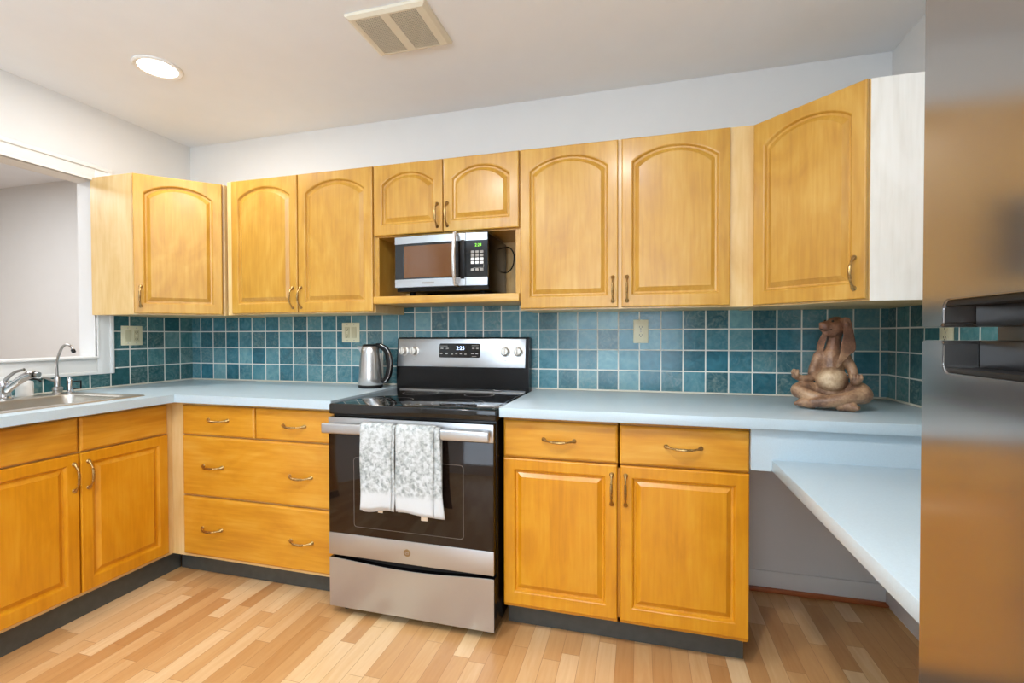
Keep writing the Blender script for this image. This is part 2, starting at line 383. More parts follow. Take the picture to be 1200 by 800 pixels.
# left wall with the pass-through opening
OY0, OY1, OZ0, OZ1 = -2.05, -0.575, 1.087, 2.046
b = BM()
box(b, -0.12, 0, OY1, 0.0, 0, H); box(b, -0.12, 0, REAR-0.12, OY0, 0, H)
box(b, -0.12, 0, OY0, OY1, 0, OZ0); box(b, -0.12, 0, OY0, OY1, OZ1, H)
struct('wall_left', b, 'wall')
# rear wall (behind the photographer) with an added, unseen window that serves as fill light
b = BM()
WX0, WX1, WZ0, WZ1 = 1.6, 3.7, 0.40, 2.35
box(b, -0.12, WX0, REAR-0.12, REAR, 0, H); box(b, WX1, W, REAR-0.12, REAR, 0, H)
box(b, WX0, WX1, REAR-0.12, REAR, 0, WZ0); box(b, WX0, WX1, REAR-0.12, REAR, WZ1, H)
struct('wall_rear', b, 'wall')
b = BM()
for x0, x1, z0, z1 in ((WX0, WX1, WZ0, WZ0+0.05), (WX0, WX1, WZ1-0.05, WZ1), (WX0, WX0+0.05, WZ0, WZ1), (WX1-0.05, WX1, WZ0, WZ1), (2.625, 2.675, WZ0, WZ1)):
    box(b, x0, x1, REAR-0.10, REAR-0.05, z0, z1, 0.003)
wf = struct('added_window_1', b, 'trim')
b = BM(); box(b, WX0, WX1, REAR-0.085, REAR-0.08, WZ0, WZ1); pane = obj('fill_pane', b, 'fill_glow', wf)
# the next room seen through the opening
b = BM(); box(b, NX-0.1, -0.12, 0.25, 0.35, 0, H); struct('wall_next_room_back', b, 'wall')
b = BM(); box(b, NX-0.1, NX, REAR, 0.25, 0, H); struct('wall_next_room_left', b, 'wall')
b = BM(); box(b, NX-0.1, -0.12, REAR-0.1, REAR, 0, H); struct('wall_next_room_rear', b, 'wall')
# casing around the pass-through: stepped profile
def casing(y0, y1, z0, z1, name):
    b = BM(); box(b, 0, 0.014, y0, y1, z0, z1, 0.003)
    return b
b = casing(OY1, -0.492, 1.001, 2.133, ''); box(b, 0, 0.022, -0.512, -0.492, 1.001, 2.133, 0.004); box(b, 0, 0.018, OY1, OY1+0.012, OZ0, OZ1, 0.003); struct('trim_1', b, 'trim')
b = casing(OY0-0.085, OY1, OZ1, 2.133, ''); box(b, 0, 0.024, OY0-0.085, -0.492, 2.110, 2.133, 0.004); box(b, 0, 0.018, OY0-0.08, OY1, OZ1, OZ1+0.012, 0.003); struct('trim_2', b, 'trim')
b = casing(OY0-0.085, OY1, 1.001, OZ0, ''); box(b, -0.125, 0.03, OY0+0.001, OY1-0.001, OZ0, OZ0+0.012, 0.004); box(b, 0, 0.02, OY0-0.085, OY1, 1.001, 1.02, 0.004); struct('trim_3', b, 'trim')
b = casing(OY0-0.085, OY0, 1.001, 2.133, ''); struct('trim_4', b, 'trim')
# tile backsplash on three walls
b = BM(); box(b, 0.0, W, -0.008, 0.0, 0.922, 1.40); struct('trim_5', b, 'tile_b', False)
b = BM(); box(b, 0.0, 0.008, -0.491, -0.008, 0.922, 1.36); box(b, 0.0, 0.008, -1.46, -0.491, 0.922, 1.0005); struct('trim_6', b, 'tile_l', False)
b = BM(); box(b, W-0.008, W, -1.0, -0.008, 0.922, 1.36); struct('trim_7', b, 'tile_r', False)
# caulk line where tile meets worktop
b = BM(); box(b, 0.008, 1.53, -0.014, -0.008, 0.9221, 0.931, 0.002); box(b, 2.325, W-0.008, -0.014, -0.008, 0.9221, 0.931, 0.002)
box(b, 0.008, 0.014, -1.45, -0.014, 0.9221, 0.931, 0.002); box(b, W-0.014, W-0.008, -0.66, -0.014, 0.9221, 0.931, 0.002); struct('trim_8', b, 'caulk')
b = BM(); box(b, 3.234, W, -0.012, 0, 0.02, 0.098, 0.003); struct('baseboard_back', b, 'trim')
b = BM(); box(b, W-0.012, W, -1.7, -0.012, 0.02, 0.098, 0.003); struct('baseboard_right', b, 'trim')
b = BM(); box(b, 3.234, W, -0.024, -0.002, 0, 0.022, 0.006); struct('trim_9', b, 'shoe')

# ================================================================ CABINET BUILDERS (local: x along the front, face frame at y=0, wall at +y, z up from the floor)
def door_bm(x0, x1, z0, z1, arch=False, t=0.02, stile=0.046, rail_t=0.046, rail_b=0.054, rise=None):
    n = 18; Wd = x1-x0
    if rise is None: rise = 0.13*Wd
    def ring(dx, db, dt, y, a):
        l, r, bt = x0+dx, x1-dx, z0+db
        pts = [(l, y, bt), (r, y, bt)]
        for i in range(n+1):
            u = i/n; x = r+(l-r)*u
            q = (2*u-1)
            z = z1-dt-(a*(1-math.sqrt(max(0.0, 1-0.62*q*q)))/(1-math.sqrt(0.38)) if a else 0)
            pts.append((x, y, z))
        return pts
    a = rise if arch else 0.0
    f = -t
    LL = [ring(0.0, 0, 0, -0.0005, 0), ring(0, 0, 0, f+0.005, 0), ring(0.0015, 0.0015, 0.0015, f+0.0015, 0), ring(0.005, 0.005, 0.005, f, 0),
          ring(stile-0.004, rail_b-0.004, rail_t-0.004, f, a), ring(stile, rail_b, rail_t, f+0.0015, a), ring(stile+0.005, rail_b+0.005, rail_t+0.005, f+0.0105, a),
          ring(stile+0.012, rail_b+0.012, rail_t+0.012, f+0.0115, a), ring(stile+0.027, rail_b+0.030, rail_t+0.026, f+0.0016, a*0.98), ring(stile+0.0285, rail_b+0.0315, rail_t+0.0275, f+0.0006, a*0.98)]
    b = BM(); loops(b, LL, True, True); return b
def drawer_bm(x0, x1, z0, z1, t=0.02):
    b = BM()
    def ring(d, y): return [(x0+d, y, z0+d), (x1-d, y, z0+d), (x1-d, y, z1-d), (x0+d, y, z1-d)]
    loops(b, [ring(0, -0.0005), ring(0, -t+0.008), ring(0.0025, -t+0.0035), ring(0.009, -t)], True, True); return b
def pull_bm(c, vertical, y=-0.02, half=0.056):
    """bow pull with flared feet and a thicker ringed barrel"""
    pts, rad = [], []
    nn = 40
    for i in range(nn+1):
        s = -1+2*i/nn; a = abs(s)
        out = 0.004+0.026*(1-a**2.6)
        k = s*half*(1.0 if a < 0.9 else 1.0)
        if vertical: p = (c[0]+0.0, y-out, c[1]+k)
        else: p = (c[0]+k, y-out, c[1]-0.004*(1-a*a))
        r = 0.0034
        if a < 0.42: r = 0.0046+0.0012*math.cos(a/0.42*PI/2)
        if 0.42 <= a < 0.50: r = 0.0058
        if a > 0.80: r = 0.0036+0.0042*((a-0.80)/0.2)
        pts.append(p); rad.append(r)
    b = BM(); tube(b, pts, rad, 10)
    for s in (-1, 1):
        if vertical: q = (c[0], y, c[1]+s*half)
        else: q = (c[0]+s*half, y, c[1])
        m = Matrix.Translation(q) @ Matrix.Rotation(PI/2, 4, 'X')
        lathe(b, [(0.0, -0.0005), (0.0085, 0.0), (0.0088, 0.002), (0.006, 0.005), (0.0045, 0.008), (0.0, 0.009)], 14, m)
    return b
def pull(parent, c, vertical, half=0.056):
    h = obj('handle', pull_bm(c, vertical, half=half), 'brass', parent); h['label'] = 'antique brass bow handle'
    b = BM()
    o = 0.030; r = 0.0063
    ax = Matrix.Translation((c[0], -0.02-o+0.0005, c[1]-(0 if vertical else 0.0035))) @ (Matrix.Identity(4) if vertical else Matrix.Rotation(PI/2, 4, 'Y'))
    return h

def carcass(w_, z0, z1, depth, th=0.018, openings=True):
    b = BM()
    box(b, 0, th, 0, depth, z0, z1); box(b, w_-th, w_, 0, depth, z0, z1)
    box(b, th, w_-th, 0, depth, z0, z0+th); box(b, th, w_-th, 0, depth, z1-th, z1); box(b, th, w_-th, depth-0.008, depth, z0+th, z1-th)
    return b
def face_frame(w_, z0, z1, rails, stiles, sw=0.04, t=0.019):
    b = BM()
    box(b, 0, sw, -0.0, t, z0, z1, 0.001); box(b, w_-sw, w_, 0.0, t, z0, z1, 0.001)
    for z, h in rails: box(b, sw, w_-sw, 0.0, t, z, z+h, 0.001)
    for x, a, c in stiles: box(b, x-0.02, x+0.02, 0.0, t, a, c, 0.001)
    return b

# ---------------------------------------------------------------- upper cabinets
UY = -0.31                # face frame plane, doors stand 20 mm proud
UZ0, UZ1 = 1.325, 2.066
def upper(name, label, x0, x1, doors, z0=UZ0, z1=UZ1, arch_rise=None):
    t = thing(name, label, 'cabinet', (x0, UY, 0), 0, 'maple wall cabinets above the worktop')
    wd = x1-x0
    b = carcass(wd, z0, z1, -UY-0.003); box(b, 0.0005, wd-0.0005, -0.0004, 0.0185, z0-0.0004, z0+0.04); box(b, 0.0005, wd-0.0005, -0.0004, 0.0185, z1-0.04, z1+0.0004)
    box(b, -0.0003, 0.04, -0.0008, 0.019, z0-0.0008, z1+0.0008)
    if x1 < 3.3: box(b, wd-0.04, wd+0.0003, -0.0008, 0.019, z0-0.0008, z1+0.0008)
    if x1 > 3.3: box(b, doors[1][1]-x0-0.03, wd+0.0003, -0.0008, 0.019, z0-0.0008, z1+0.0008)
    if len(doors) > 1: box(b, doors[0][1]-x0-0.02, doors[1][0]-x0+0.02, -0.0008, 0.019, z0-0.0008, z1+0.0008)
    obj('body', b, 'frame_v', t)
    for (a, c, hx) in doors:
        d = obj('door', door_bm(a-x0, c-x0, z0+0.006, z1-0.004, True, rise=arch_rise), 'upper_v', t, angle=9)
        pull(d, (hx-x0, z0+(0.085 if z1-z0 > 0.5 else 0.078)), True, 0.052)
    return t
upper('wall_cabinet', 'two-door maple wall cabinet left of the microwave, above the kettle', 0.625, 1.556, [(0.668, 1.1005, 1.072), (1.1065, 1.552, 1.124)])
upper('wall_cabinet', 'two-door tall maple wall cabinet right of the microwave shelf', 2.3195, 3.308, [(2.323, 2.7645, 2.742), (2.7795, 3.217, 2.803)])
# microwave cabinet: two short doors over an open niche with a thick shelf
MX0, MX1, MZ = 1.557, 2.3185, 1.703
t = thing('wall_cabinet', 'short two-door maple wall cabinet with open niche holding the microwave', 'cabinet', (MX0, UY, 0), 0, 'maple wall cabinets above the worktop')
wd = MX1-MX0
b = BM()
box(b, 0, 0.018, 0, -UY-0.003, 1.366, UZ1); box(b, wd-0.018, wd, 0, -UY-0.003, 1.366, UZ1)
box(b, 0.018, wd-0.018, 0, -UY-0.003, UZ1-0.018, UZ1); box(b, 0.018, wd-0.018, 0, -UY-0.003, MZ, MZ+0.018)
box(b, 0.001, wd-0.001, -0.0004, 0.0185, MZ-0.0004, MZ+0.035); box(b, 0.001, wd-0.001, -0.0004, 0.0185, UZ1-0.04, UZ1+0.0004); box(b, -0.0003, 0.022, -0.0008, 0.019, 1.3655, UZ1+0.0008); box(b, wd-0.022, wd+0.0003, -0.0008, 0.019, 1.3655, UZ1+0.0008)
box(b, 0.36, 0.40, -0.0008, 0.019, MZ-0.0008, UZ1+0.0008)
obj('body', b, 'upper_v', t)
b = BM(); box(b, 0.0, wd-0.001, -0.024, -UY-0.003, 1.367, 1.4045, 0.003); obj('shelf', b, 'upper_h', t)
b = BM(); box(b, 0.018, wd-0.018, -UY-0.012, -UY-0.004, 1.405, MZ); obj('back_panel', b, 'frame_v', t)
for a, c, hx in ((1.560, 1.9345, 1.908), (1.9395, 2.316, 1.960)):
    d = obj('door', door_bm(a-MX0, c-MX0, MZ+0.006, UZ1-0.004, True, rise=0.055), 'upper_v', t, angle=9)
    pull(d, (hx-MX0, 1.792), True, 0.054)

# diagonal corner cabinets
def diag(label, left):
    A, B = (0.590, 0.297) if left else (0.610, 0.322)
    zb, zt = UZ0-0.003, UZ1-0.007
    if left: p0, p1 = Vector((B, -A, 0)), Vector((A, -B, 0))
    else: p0, p1 = Vector((W-A, -B, 0)), Vector((W-B, -A, 0))
    d = (p1-p0); ln = d.length; rz = math.atan2(d.y, d.x)
    t = thing('corner_wall_cabinet', label, 'cabinet', (p0.x, p0.y, 0), rz, 'diagonal corner wall cabinets')
    inv = Matrix.Rotation(-rz, 4, 'Z') @ Matrix.Translation((-p0.x, -p0.y, 0))
    def loc(pts): return [((inv @ Vector((x, y, 0))).x, (inv @ Vector((x, y, 0))).y) for x, y in pts]
    e = 0.003
    if left: poly = [(e, -A+0.016), (B-0.002, -A+0.016), (B, -A+0.001), (A, -B), (A, -e), (e, -e)]
    else: poly = [(W-A, -B), (W-B, -A+0.001), (W-B+0.002, -A+0.016), (W-e, -A+0.016), (W-e, -e), (W-A, -e)]
    b = BM(); prism(b, loc(poly), 'z', zb, zt)
    obj('body', b, 'frame_v', t)
    b = BM()
    q = [(e, -A), (B-0.0, -A), (B-0.0, -A+0.015), (e, -A+0.015)] if left else [(W-B, -A), (W-e, -A), (W-e, -A+0.015), (W-B, -A+0.015)]
    prism(b, loc(q), 'z', zb, zt+(0 if left else 0.0)); sp = obj('side_panel', b, 'frame_v' if left else 'lit_panel', t)
    if not left: sp['label'] = 'light-whitened end panel'
    if left: dx0, dx1, hx = 0.006, ln-0.012, 0.036
    else: dx0, dx1, hx = 0.004, ln-0.004, ln-0.038
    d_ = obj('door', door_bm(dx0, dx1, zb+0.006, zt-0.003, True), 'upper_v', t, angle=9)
    pull(d_, (hx, zb+0.095), True, 0.052)
    return t
diag('diagonal maple corner cabinet beside the pass-through, over the sink end', True)
diag('diagonal maple corner cabinet with light-whitened end panel, above the statue', False)

# ---------------------------------------------------------------- base cabinets
BY = -0.605; TZ = 0.105; BZ1 = 0.883
def base_body(wd, depth, toe_depth=0.07):
    b = BM()
    box(b, 0, 0.018, 0.0, depth, TZ, BZ1); box(b, wd-0.018, wd, 0.0, depth, TZ, BZ1)
    box(b, 0.018, wd-0.018, 0, depth, TZ, TZ+0.018); box(b, 0.018, wd-0.018, depth-0.01, depth, TZ, BZ1)
    return b
# drawer cabinet on the back wall
DX0, DX1 = 0.5675, 1.541
t = thing('base_cabinet', 'maple drawer cabinet of four drawers between the corner and the range', 'cabinet', (DX0, BY, 0), 0, 'maple base cabinets')
wd = DX1-DX0; b = base_body(wd, -BY-0.003)
box(b, -0.0003, 0.10, -0.0006, 0.019, TZ-0.0008, BZ1-0.0004); box(b, wd-0.03, wd+0.0003, -0.0006, 0.019, TZ-0.0008, BZ1-0.0004)
for z, h in ((TZ, 0.03), (0.40, 0.03), (0.70, 0.035), (0.85, 0.033)): box(b, 0.099, wd-0.029, 0.0004, 0.0185, z-0.0004, z+h)
box(b, 0.51, 0.555, 0, 0.019, 0.70, BZ1)
obj('body', b, 'frame_v', t)
b = BM(); box(b, -0.02, wd, 0.062, 0.075, 0.0005, TZ); obj('toe_kick', b, 'toe', t)
for a, c, z0, z1, hs in ((0.660, 1.0965, 0.7205, 0.8665, [(0.884, 0.800)]), (1.1025, 1.531, 0.7205, 0.8665, [(1.322, 0.793)]),
                         (0.658, 1.531, 0.4205, 0.7145, [(0.850, 0.571), (1.355, 0.560)]), (0.658, 1.531, 0.1226, 0.4125, [(0.840, 0.264), (1.357, 0.261)])):
    d = obj('drawer', drawer_bm(a-DX0, c-DX0, z0, z1), 'lower_h', t, angle=12)
    for hx, hz in hs: pull(d, (hx-DX0, hz), False, 0.058)
# two-door base cabinet right of the range
RX0, RX1 = 2.324, 3.2335
t = thing('base_cabinet', 'maple base cabinet of two doors and two drawers right of the range', 'cabinet', (RX0, BY, 0), 0, 'maple base cabinets')
wd = RX1-RX0; b = base_body(wd, -BY-0.003)
box(b, -0.0003, 0.03, -0.0006, 0.019, TZ-0.0008, BZ1-0.0004); box(b, wd-0.03, wd+0.0003, -0.0006, 0.019, TZ-0.0008, BZ1-0.0004)
for z, h in ((TZ, 0.03), (0.70, 0.035), (0.85, 0.033)): box(b, 0.029, wd-0.029, 0.0004, 0.0185, z-0.0004, z+h)
box(b, 0.452, 0.462, 0, 0.019, TZ, BZ1); box(b, 0.43, 0.49, 0, 0.019, 0.70, BZ1)
obj('body', b, 'lower_v', t)
b = BM(); box(b, 0.0, wd-0.003, 0.062, 0.075, 0.0005, TZ); obj('toe_kick', b, 'toe', t)
for a, c, hx in ((2.326, 2.7755, 2.755), (2.787, 3.2335, 2.807)):
    d = obj('door', door_bm(a-RX0, c-RX0, 0.1226, 0.7145), 'lower_v', t, angle=9); pull(d, (hx-RX0, 0.622), True, 0.056)
for a, c, hx in ((2.326, 2.778, 2.5525), (2.784, 3.2335, 3.012)):
    d = obj('drawer', drawer_bm(a-RX0, c-RX0, 0.7205, 0.8665), 'lower_h', t, angle=12); pull(d, (hx-RX0, 0.797), False, 0.060)
# sink base on the left wall (front faces +x): local x runs along +y
LY0, LY1 = -1.44, -0.606
LX = 0.5675
t = thing('base_cabinet', 'maple sink base cabinet with two doors on the left under the sink', 'cabinet', (LX, LY0, 0), PI/2, 'maple base cabinets')
wd = LY1-LY0; b = base_body(wd, LX-0.003)
box(b, -0.0003, 0.04, -0.0006, 0.019, TZ-0.0008, BZ1-0.0004); box(b, wd-0.035, wd+0.0003, -0.0006, 0.019, TZ-0.0008, BZ1-0.0004)
for z, h in ((TZ, 0.03), (0.70, 0.035), (0.85, 0.033)): box(b, 0.039, wd-0.034, 0.0004, 0.0185, z-0.0004, z+h)
box(b, 0.40, 0.44, 0, 0.019, TZ, BZ1)
obj('body', b, 'frame_v', t)
b = BM(); box(b, 0.0, wd-0.001+0.065, 0.03, 0.044, 0.0005, TZ); obj('toe_kick', b, 'toe', t)
for a, c, hx in ((-1.409, -1.0265, -1.045), (-1.0205, -0.640, -0.992)):
    d = obj('door', door_bm(a-LY0, c-LY0, 0.1226, 0.7165), 'lower_v', t, angle=9); pull(d, (hx-LY0, 0.620), True, 0.056)
    obj('false_drawer_front', drawer_bm(a-LY0, c-LY0, 0.7225, 0.8665), 'lower_h', t, angle=12)

# ---------------------------------------------------------------- worktops
CZ0, CZ1 = 0.8835, 0.9215
SKX0, SKX1, SKY0, SKY1 = 0.135, 0.535, -1.385, -0.765        # bowl cut-out
b = BM(); bv = 0.003
XC = 0.658
prism(b, [(0.001, -0.001), (0.001, SKY1), (XC, SKY1), (XC, -0.662), (1.5455, -0.662), (1.5455, -0.001)], 'z', CZ0, CZ1); box(b, 0.001, SKX0, SKY0, SKY1, CZ0, CZ1, 0); box(b, SKX1, XC, SKY0, SKY1, CZ0, CZ1, 0); box(b, 0.001, XC, -1.46, SKY0, CZ0, CZ1, 0)
ct = obj('worktop', b, 'counter', loc=(0, 0, 0)); tag(ct, 'pale blue L-shaped laminate worktop around the sink and left of the range', 'countertop')
b = BM(); box(b, 2.3195, W-0.001, -0.664, -0.001, CZ0, CZ1, bv)
ct = obj('worktop', b, 'counter'); tag(ct, 'pale blue straight laminate worktop right of the range, under the statue', 'countertop')
# desk under the worktop end
t = thing('built_in_desk', 'pale blue lower desk top running along the right wall behind the fridge', 'desk', (3.3, -0.64, 0))
b = BM(); box(b, 0, W-3.3-0.002, -1.09, 0.0, 0.7355, 0.7745, 0.003); obj('desktop', b, 'counter', t)
b = BM(); box(b, 3.2345-3.3, W-3.3-0.002, 0.0005, 0.018, 0.7345, 0.8830); obj('apron', b, 'counter', t)

# ================================================================ RANGE
XS0, XS1 = 1.5545, 2.3125
rg = thing('electric_range', 'stainless and black electric range with a black glass cooktop', 'stove', (XS0, -0.66, 0))
wd = XS1-XS0
b = BM(); box(b, 0.004, wd-0.004, 0.0, 0.62, 0.035, 0.905, 0.004); obj('body', b, 'black', rg)
for i, (x, y) in enumerate(((0.05, 0.03), (wd-0.05, 0.03), (0.05, 0.58), (wd-0.05, 0.58))):
    b = BM(); lathe(b, [(0.016, 0.0), (0.016, 0.02), (0.010, 0.022), (0.010, 0.04)], 16, Matrix.Translation((x, y, 0.0))); obj('foot', b, 'blackp', rg)
# cooktop slab with glass and printed rings
b = BM(); box(b, -0.004, wd+0.001, -0.022, 0.60, 0.868, 0.9135, 0.006, 3)
cook = obj('cooktop', b, 'blackglass', rg)
b = BM()
def flat_ring(bm, cx, cy, r, wdt, z, seg=56):
    t_ = bmesh.new()
    A = [t_.verts.new((cx+(r-wdt)*math.cos(2*PI*i/seg), cy+(r-wdt)*math.sin(2*PI*i/seg), z)) for i in range(seg)]
    B = [t_.verts.new((cx+r*math.cos(2*PI*i/seg), cy+r*math.sin(2*PI*i/seg), z)) for i in range(seg)]
    for i in range(seg): t_.faces.new((A[i], B[i], B[(i+1) % seg], A[(i+1) % seg]))
    merge(bm, t_)
for cx, cy, r in ((0.535, 0.135, 0.115), (0.535, 0.135, 0.075), (0.225, 0.16, 0.075), (0.535, 0.42, 0.075), (0.215, 0.42, 0.09)):
    b = BM(); flat_ring(b, cx, cy, r, 0.0025, 0.9139); obj('burner_ring', b, 'ring', cook)
b = BM()
for x0, x1, y0, y1 in ((0.022, wd-0.022, 0.556, 0.5595), (wd-0.0255, wd-0.022, 0.01, 0.559)):
    box(b, x0, x1, y0, y1, 0.9134, 0.9142)
obj('glass_edge_line', b, 'nickel', cook)
# backguard
b = BM(); prism(b, [(0.575, 0.905), (0.640, 0.905), (0.640, 1.197), (0.600, 1.197), (0.592, 1.19), (0.575, 1.04)], 'x', -0.008, wd-0.008, 0.003); bg = obj('backguard', b, 'black', rg)
ba = math.atan2(0.0175, 0.155)
Mb = Matrix.Translation((0, 0.5735, 1.038)) @ Matrix.Rotation(-ba, 4, 'X')
b = BM(); box(b, 0.0, wd-0.026, -0.004, 0.003, 0.0, 0.152, 0.002, mat=Mb); pn = obj('control_panel', b, 'steel', rg); pn['label'] = 'stainless control panel'
b = BM(); box(b, 0.0, wd-0.02, 0.562, 0.578, 0.905, 0.924, 0.005, 3); obj('rear_trim', b, 'blackglass', rg)
b = BM(); prism(b, rrect(0.250, 0.484, 0.050, 0.126, 0.008), 'y', -0.0052, -0.003); bmesh.ops.transform(b, matrix=Mb, verts=b.verts); obj('display_window', b, 'blackglass', pn)
def onpanel(o, x, z, y=-0.0056):
    o.matrix_basis = Mb @ Matrix.Translation((x, y, z)) @ Matrix.Rotation(PI/2, 4, 'X')
o = text_mesh('clock_digits', '2:25', 0.028, 'display', pn, (0, 0, 0)); onpanel(o, 0.372, 0.100)
for x, z, w_ in ((0.275, 0.113, 0.045), (0.265, 0.099, 0.016), (0.297, 0.099, 0.016), (0.262, 0.071, 0.014), (0.293, 0.071, 0.014), (0.325, 0.069, 0.012), (0.350, 0.071, 0.012), (0.375, 0.071, 0.012), (0.402, 0.069, 0.012),
                 (0.455, 0.115, 0.038), (0.446, 0.100, 0.013), (0.468, 0.100, 0.013), (0.442, 0.072, 0.015), (0.466, 0.072, 0.015), (0.452, 0.057, 0.026)):
    b = BM(); box(b, x-w_/2, x+w_/2, -0.0056, -0.0051, z-(0.0012 if w_ > 0.02 else 0.003), z+(0.0012 if w_ > 0.02 else 0.003), mat=Mb); obj('touch_key', b, 'mark', pn)
for x in (0.038, 0.102, 0.625, 0.695):
    m_ = Mb @ Matrix.Translation((x, -0.003, 0.083)) @ Matrix.Rotation(PI/2, 4, 'X')
    b = BM(); lathe(b, [(0.026, 0), (0.026, 0.004), (0.0215, 0.006), (0.0195, 0.026), (0.017, 0.029), (0, 0.029)], 28, m_)
    box(b, -0.0045, 0.0045, -0.021, 0.021, 0.026, 0.036, 0.002, mat=m_)
    k = obj('knob', b, 'knob', pn)
    b = BM(); box(b, -0.0011, 0.0011, -0.019, 0.019, 0.0358, 0.0366, mat=m_); obj('pointer', b, 'slot', k)
    b = BM(); box(b, x-0.001, x+0.001, -0.0045, -0.0038, 0.117, 0.123, mat=Mb); obj('knob_mark', b, 'mark', pn)
    b = BM(); box(b, x-0.007, x+0.007, -0.0045, -0.0038, 0.036, 0.038, mat=Mb); obj('knob_mark', b, 'mark', pn)
# oven door
dz0, dz1 = 0.2605, 0.858
b = BM(); box(b, 0.0, wd-0.006, -0.030, 0.0, dz0, dz1, 0.004); dr = obj('oven_door', b, 'black', rg); dr['label'] = 'black glass oven door with stainless bands'
b = BM(); box(b, 0.001, wd-0.007, -0.0335, -0.026, 0.7855, dz1-0.0005, 0.002); obj('top_band', b, 'steel', dr)
b = BM(); box(b, 0.001, wd-0.007, -0.0335, -0.026, dz0+0.0005, 0.3565, 0.002); obj('bottom_band', b, 'steel', dr)
b = BM(); box(b, 0.002, wd-0.008, -0.0325, -0.029, 0.357, 0.785, 0.001); gl = obj('door_glass', b, 'ovenglass', dr)
b = BM()
wl = [(x, z) for x, z in rrect(0.125, 0.625, 0.392, 0.690, 0.014)]
n_ = len(wl)
wi = [(x, z) for x, z in rrect(0.1265, 0.6235, 0.3935, 0.6885, 0.013)]
t_ = bmesh.new(); A = [t_.verts.new((x, -0.0329, z)) for x, z in wl]; B = [t_.verts.new((x, -0.0329, z)) for x, z in wi]
for i in range(n_): t_.faces.new((A[i], A[(i+1) % n_], B[(i+1) % n_], B[i]))
merge(b, t_); obj('window_outline', b, 'ring', dr)
# flat bar handle on two posts
b = BM(); box(b, -0.004, wd-0.012, -0.078, -0.058, 0.795, 0.838, 0.007, 3)
hb = obj('handle', b, 'steel', dr); hb['label'] = 'wide flat stainless handle bar'
for x in (0.02, wd-0.04):
    b = BM(); box(b, x-0.012, x+0.012, -0.060, -0.029, 0.800, 0.833, 0.004); obj('handle_post', b, 'steel', dr)
mb_ = Matrix.Translation((0.3755, -0.0334, 0.309)) @ Matrix.Rotation(PI/2, 4, 'X')
b = BM(); lathe(b, [(0.0155, -0.0005), (0.0155, 0.0015), (0.0140, 0.0022), (0.0135, 0.0016), (0.0, 0.0016)], 32, mb_); bd = obj('badge', b, 'badge', dr)
def script_g(bm):  # looping monogram strokes
    for s in (-1, 1):
        tube(bm, smooth_path([(s*0.002, -0.0022, -0.006), (s*0.007, -0.0022, -0.003), (s*0.0065, -0.0022, 0.004), (s*0.003, -0.0022, 0.006), (s*0.0015, -0.0022, 0.001), (s*0.0045, -0.0022, -0.001)], 5), 0.0007, 6)
b = BM(); script_g(b); bmesh.ops.transform(b, matrix=Matrix.Translation((0.3755, -0.0334, 0.309)), verts=b.verts); obj('monogram', b, 'steel', dr)
# storage drawer with a scooped top edge
pts = [(0.0, 0.034), (wd-0.006, 0.034), (wd-0.006, 0.247)]
for i in range(25):
    u = i/24; x = (wd-0.03)+(0.024-(wd-0.03))*u
    pts.append((x, 0.247-0.016*math.sin(PI*u)**1.3))
pts.append((0.0, 0.247))
b = BM(); prism(b, pts, 'y', -0.030, 0.0, 0.0025); ds = obj('storage_drawer', b, 'black', rg)
q = [(0.001+(x)*(wd-0.008)/(wd-0.006), 0.035+(z-0.034)*0.994) for x, z in pts]
b = BM(); prism(b, q, 'y', -0.0325, -0.0285, 0.0015); obj('drawer_front', b, 'steel', ds)
b = BM(); box(b, 0.01, wd-0.016, -0.006, 0.0005, 0.225, 0.262); obj('gap_shade_strip', b, 'gap_shade', rg)  # black strip standing in for the shade in the gap above the drawer

# ---------------------------------------------------------------- towels on the oven handle
def towel(label, x0, x1, drop, back_drop, seed, layers):
    z_top = 0.8385; y_f, y_b = -0.748, -0.714; base = (x0, -0.742, z_top-drop)
    t = thing('dish_towel', label, 'towel', base, 0, 'grey dish towels on the oven handle')
    rnd = random.Random(seed)
    def sheet(xa, xb, dropf, off, flare):
        nx, ns = 14, 44; bm_ = bmesh.new(); g = []
        prof = []
        for k in range(ns+1):
            u = k/ns
            Lf, Lb, arc = dropf, back_drop, 0.05
            s = u*(Lf+arc+Lb)
            if s < Lf: prof.append((-0.7415-off, z_top-0.004-(Lf-s), (Lf-s)/Lf))
            elif s < Lf+arc:
                a = (s-Lf)/arc*PI
                prof.append((-0.7285-(0.013+off)*math.cos(a), z_top-0.004+(0.008+off)*math.sin(a), 0))
            else: prof.append((-0.7155+off*0.4, z_top-0.004-(s-Lf-arc), -(s-Lf-arc)/Lb))
        for (y, z, d) in prof:
            row = []
            for i in range(nx+1):
                q = i/nx; x = xa+(xb-xa)*q
                dd = max(0, d)
                x += flare*dd*(q-0.3)+0.004*math.sin(z*22+seed)*dd
                yy = y-0.006*dd*(0.5+0.5*math.sin(q*7.5+seed*1.7+z*6))-0.004*dd*abs(math.sin(q*3+seed))
                zz = z-0.006*math.sin(q*4+seed)*dd
                row.append(bm_.verts.new((x-base[0], yy-base[1], zz-base[2])))
            g.append(row)
        for r0, r1 in zip(g, g[1:]):
            for i in range(nx): bm_.faces.new((r0[i], r0[i+1], r1[i+1], r1[i]))
        bmesh.ops.recalc_face_normals(bm_, faces=bm_.faces)
        return bm_
    for k, (xa, xb, dp, off, fl) in enumerate(layers):
        o = obj('towel_fold', sheet(xa, xb, dp, off, fl), 'towel', t, angle=180)
        m_ = o.modifiers.new('thick', 'SOLIDIFY'); m_.thickness = 0.004; m_.offset = 0
    return t, base
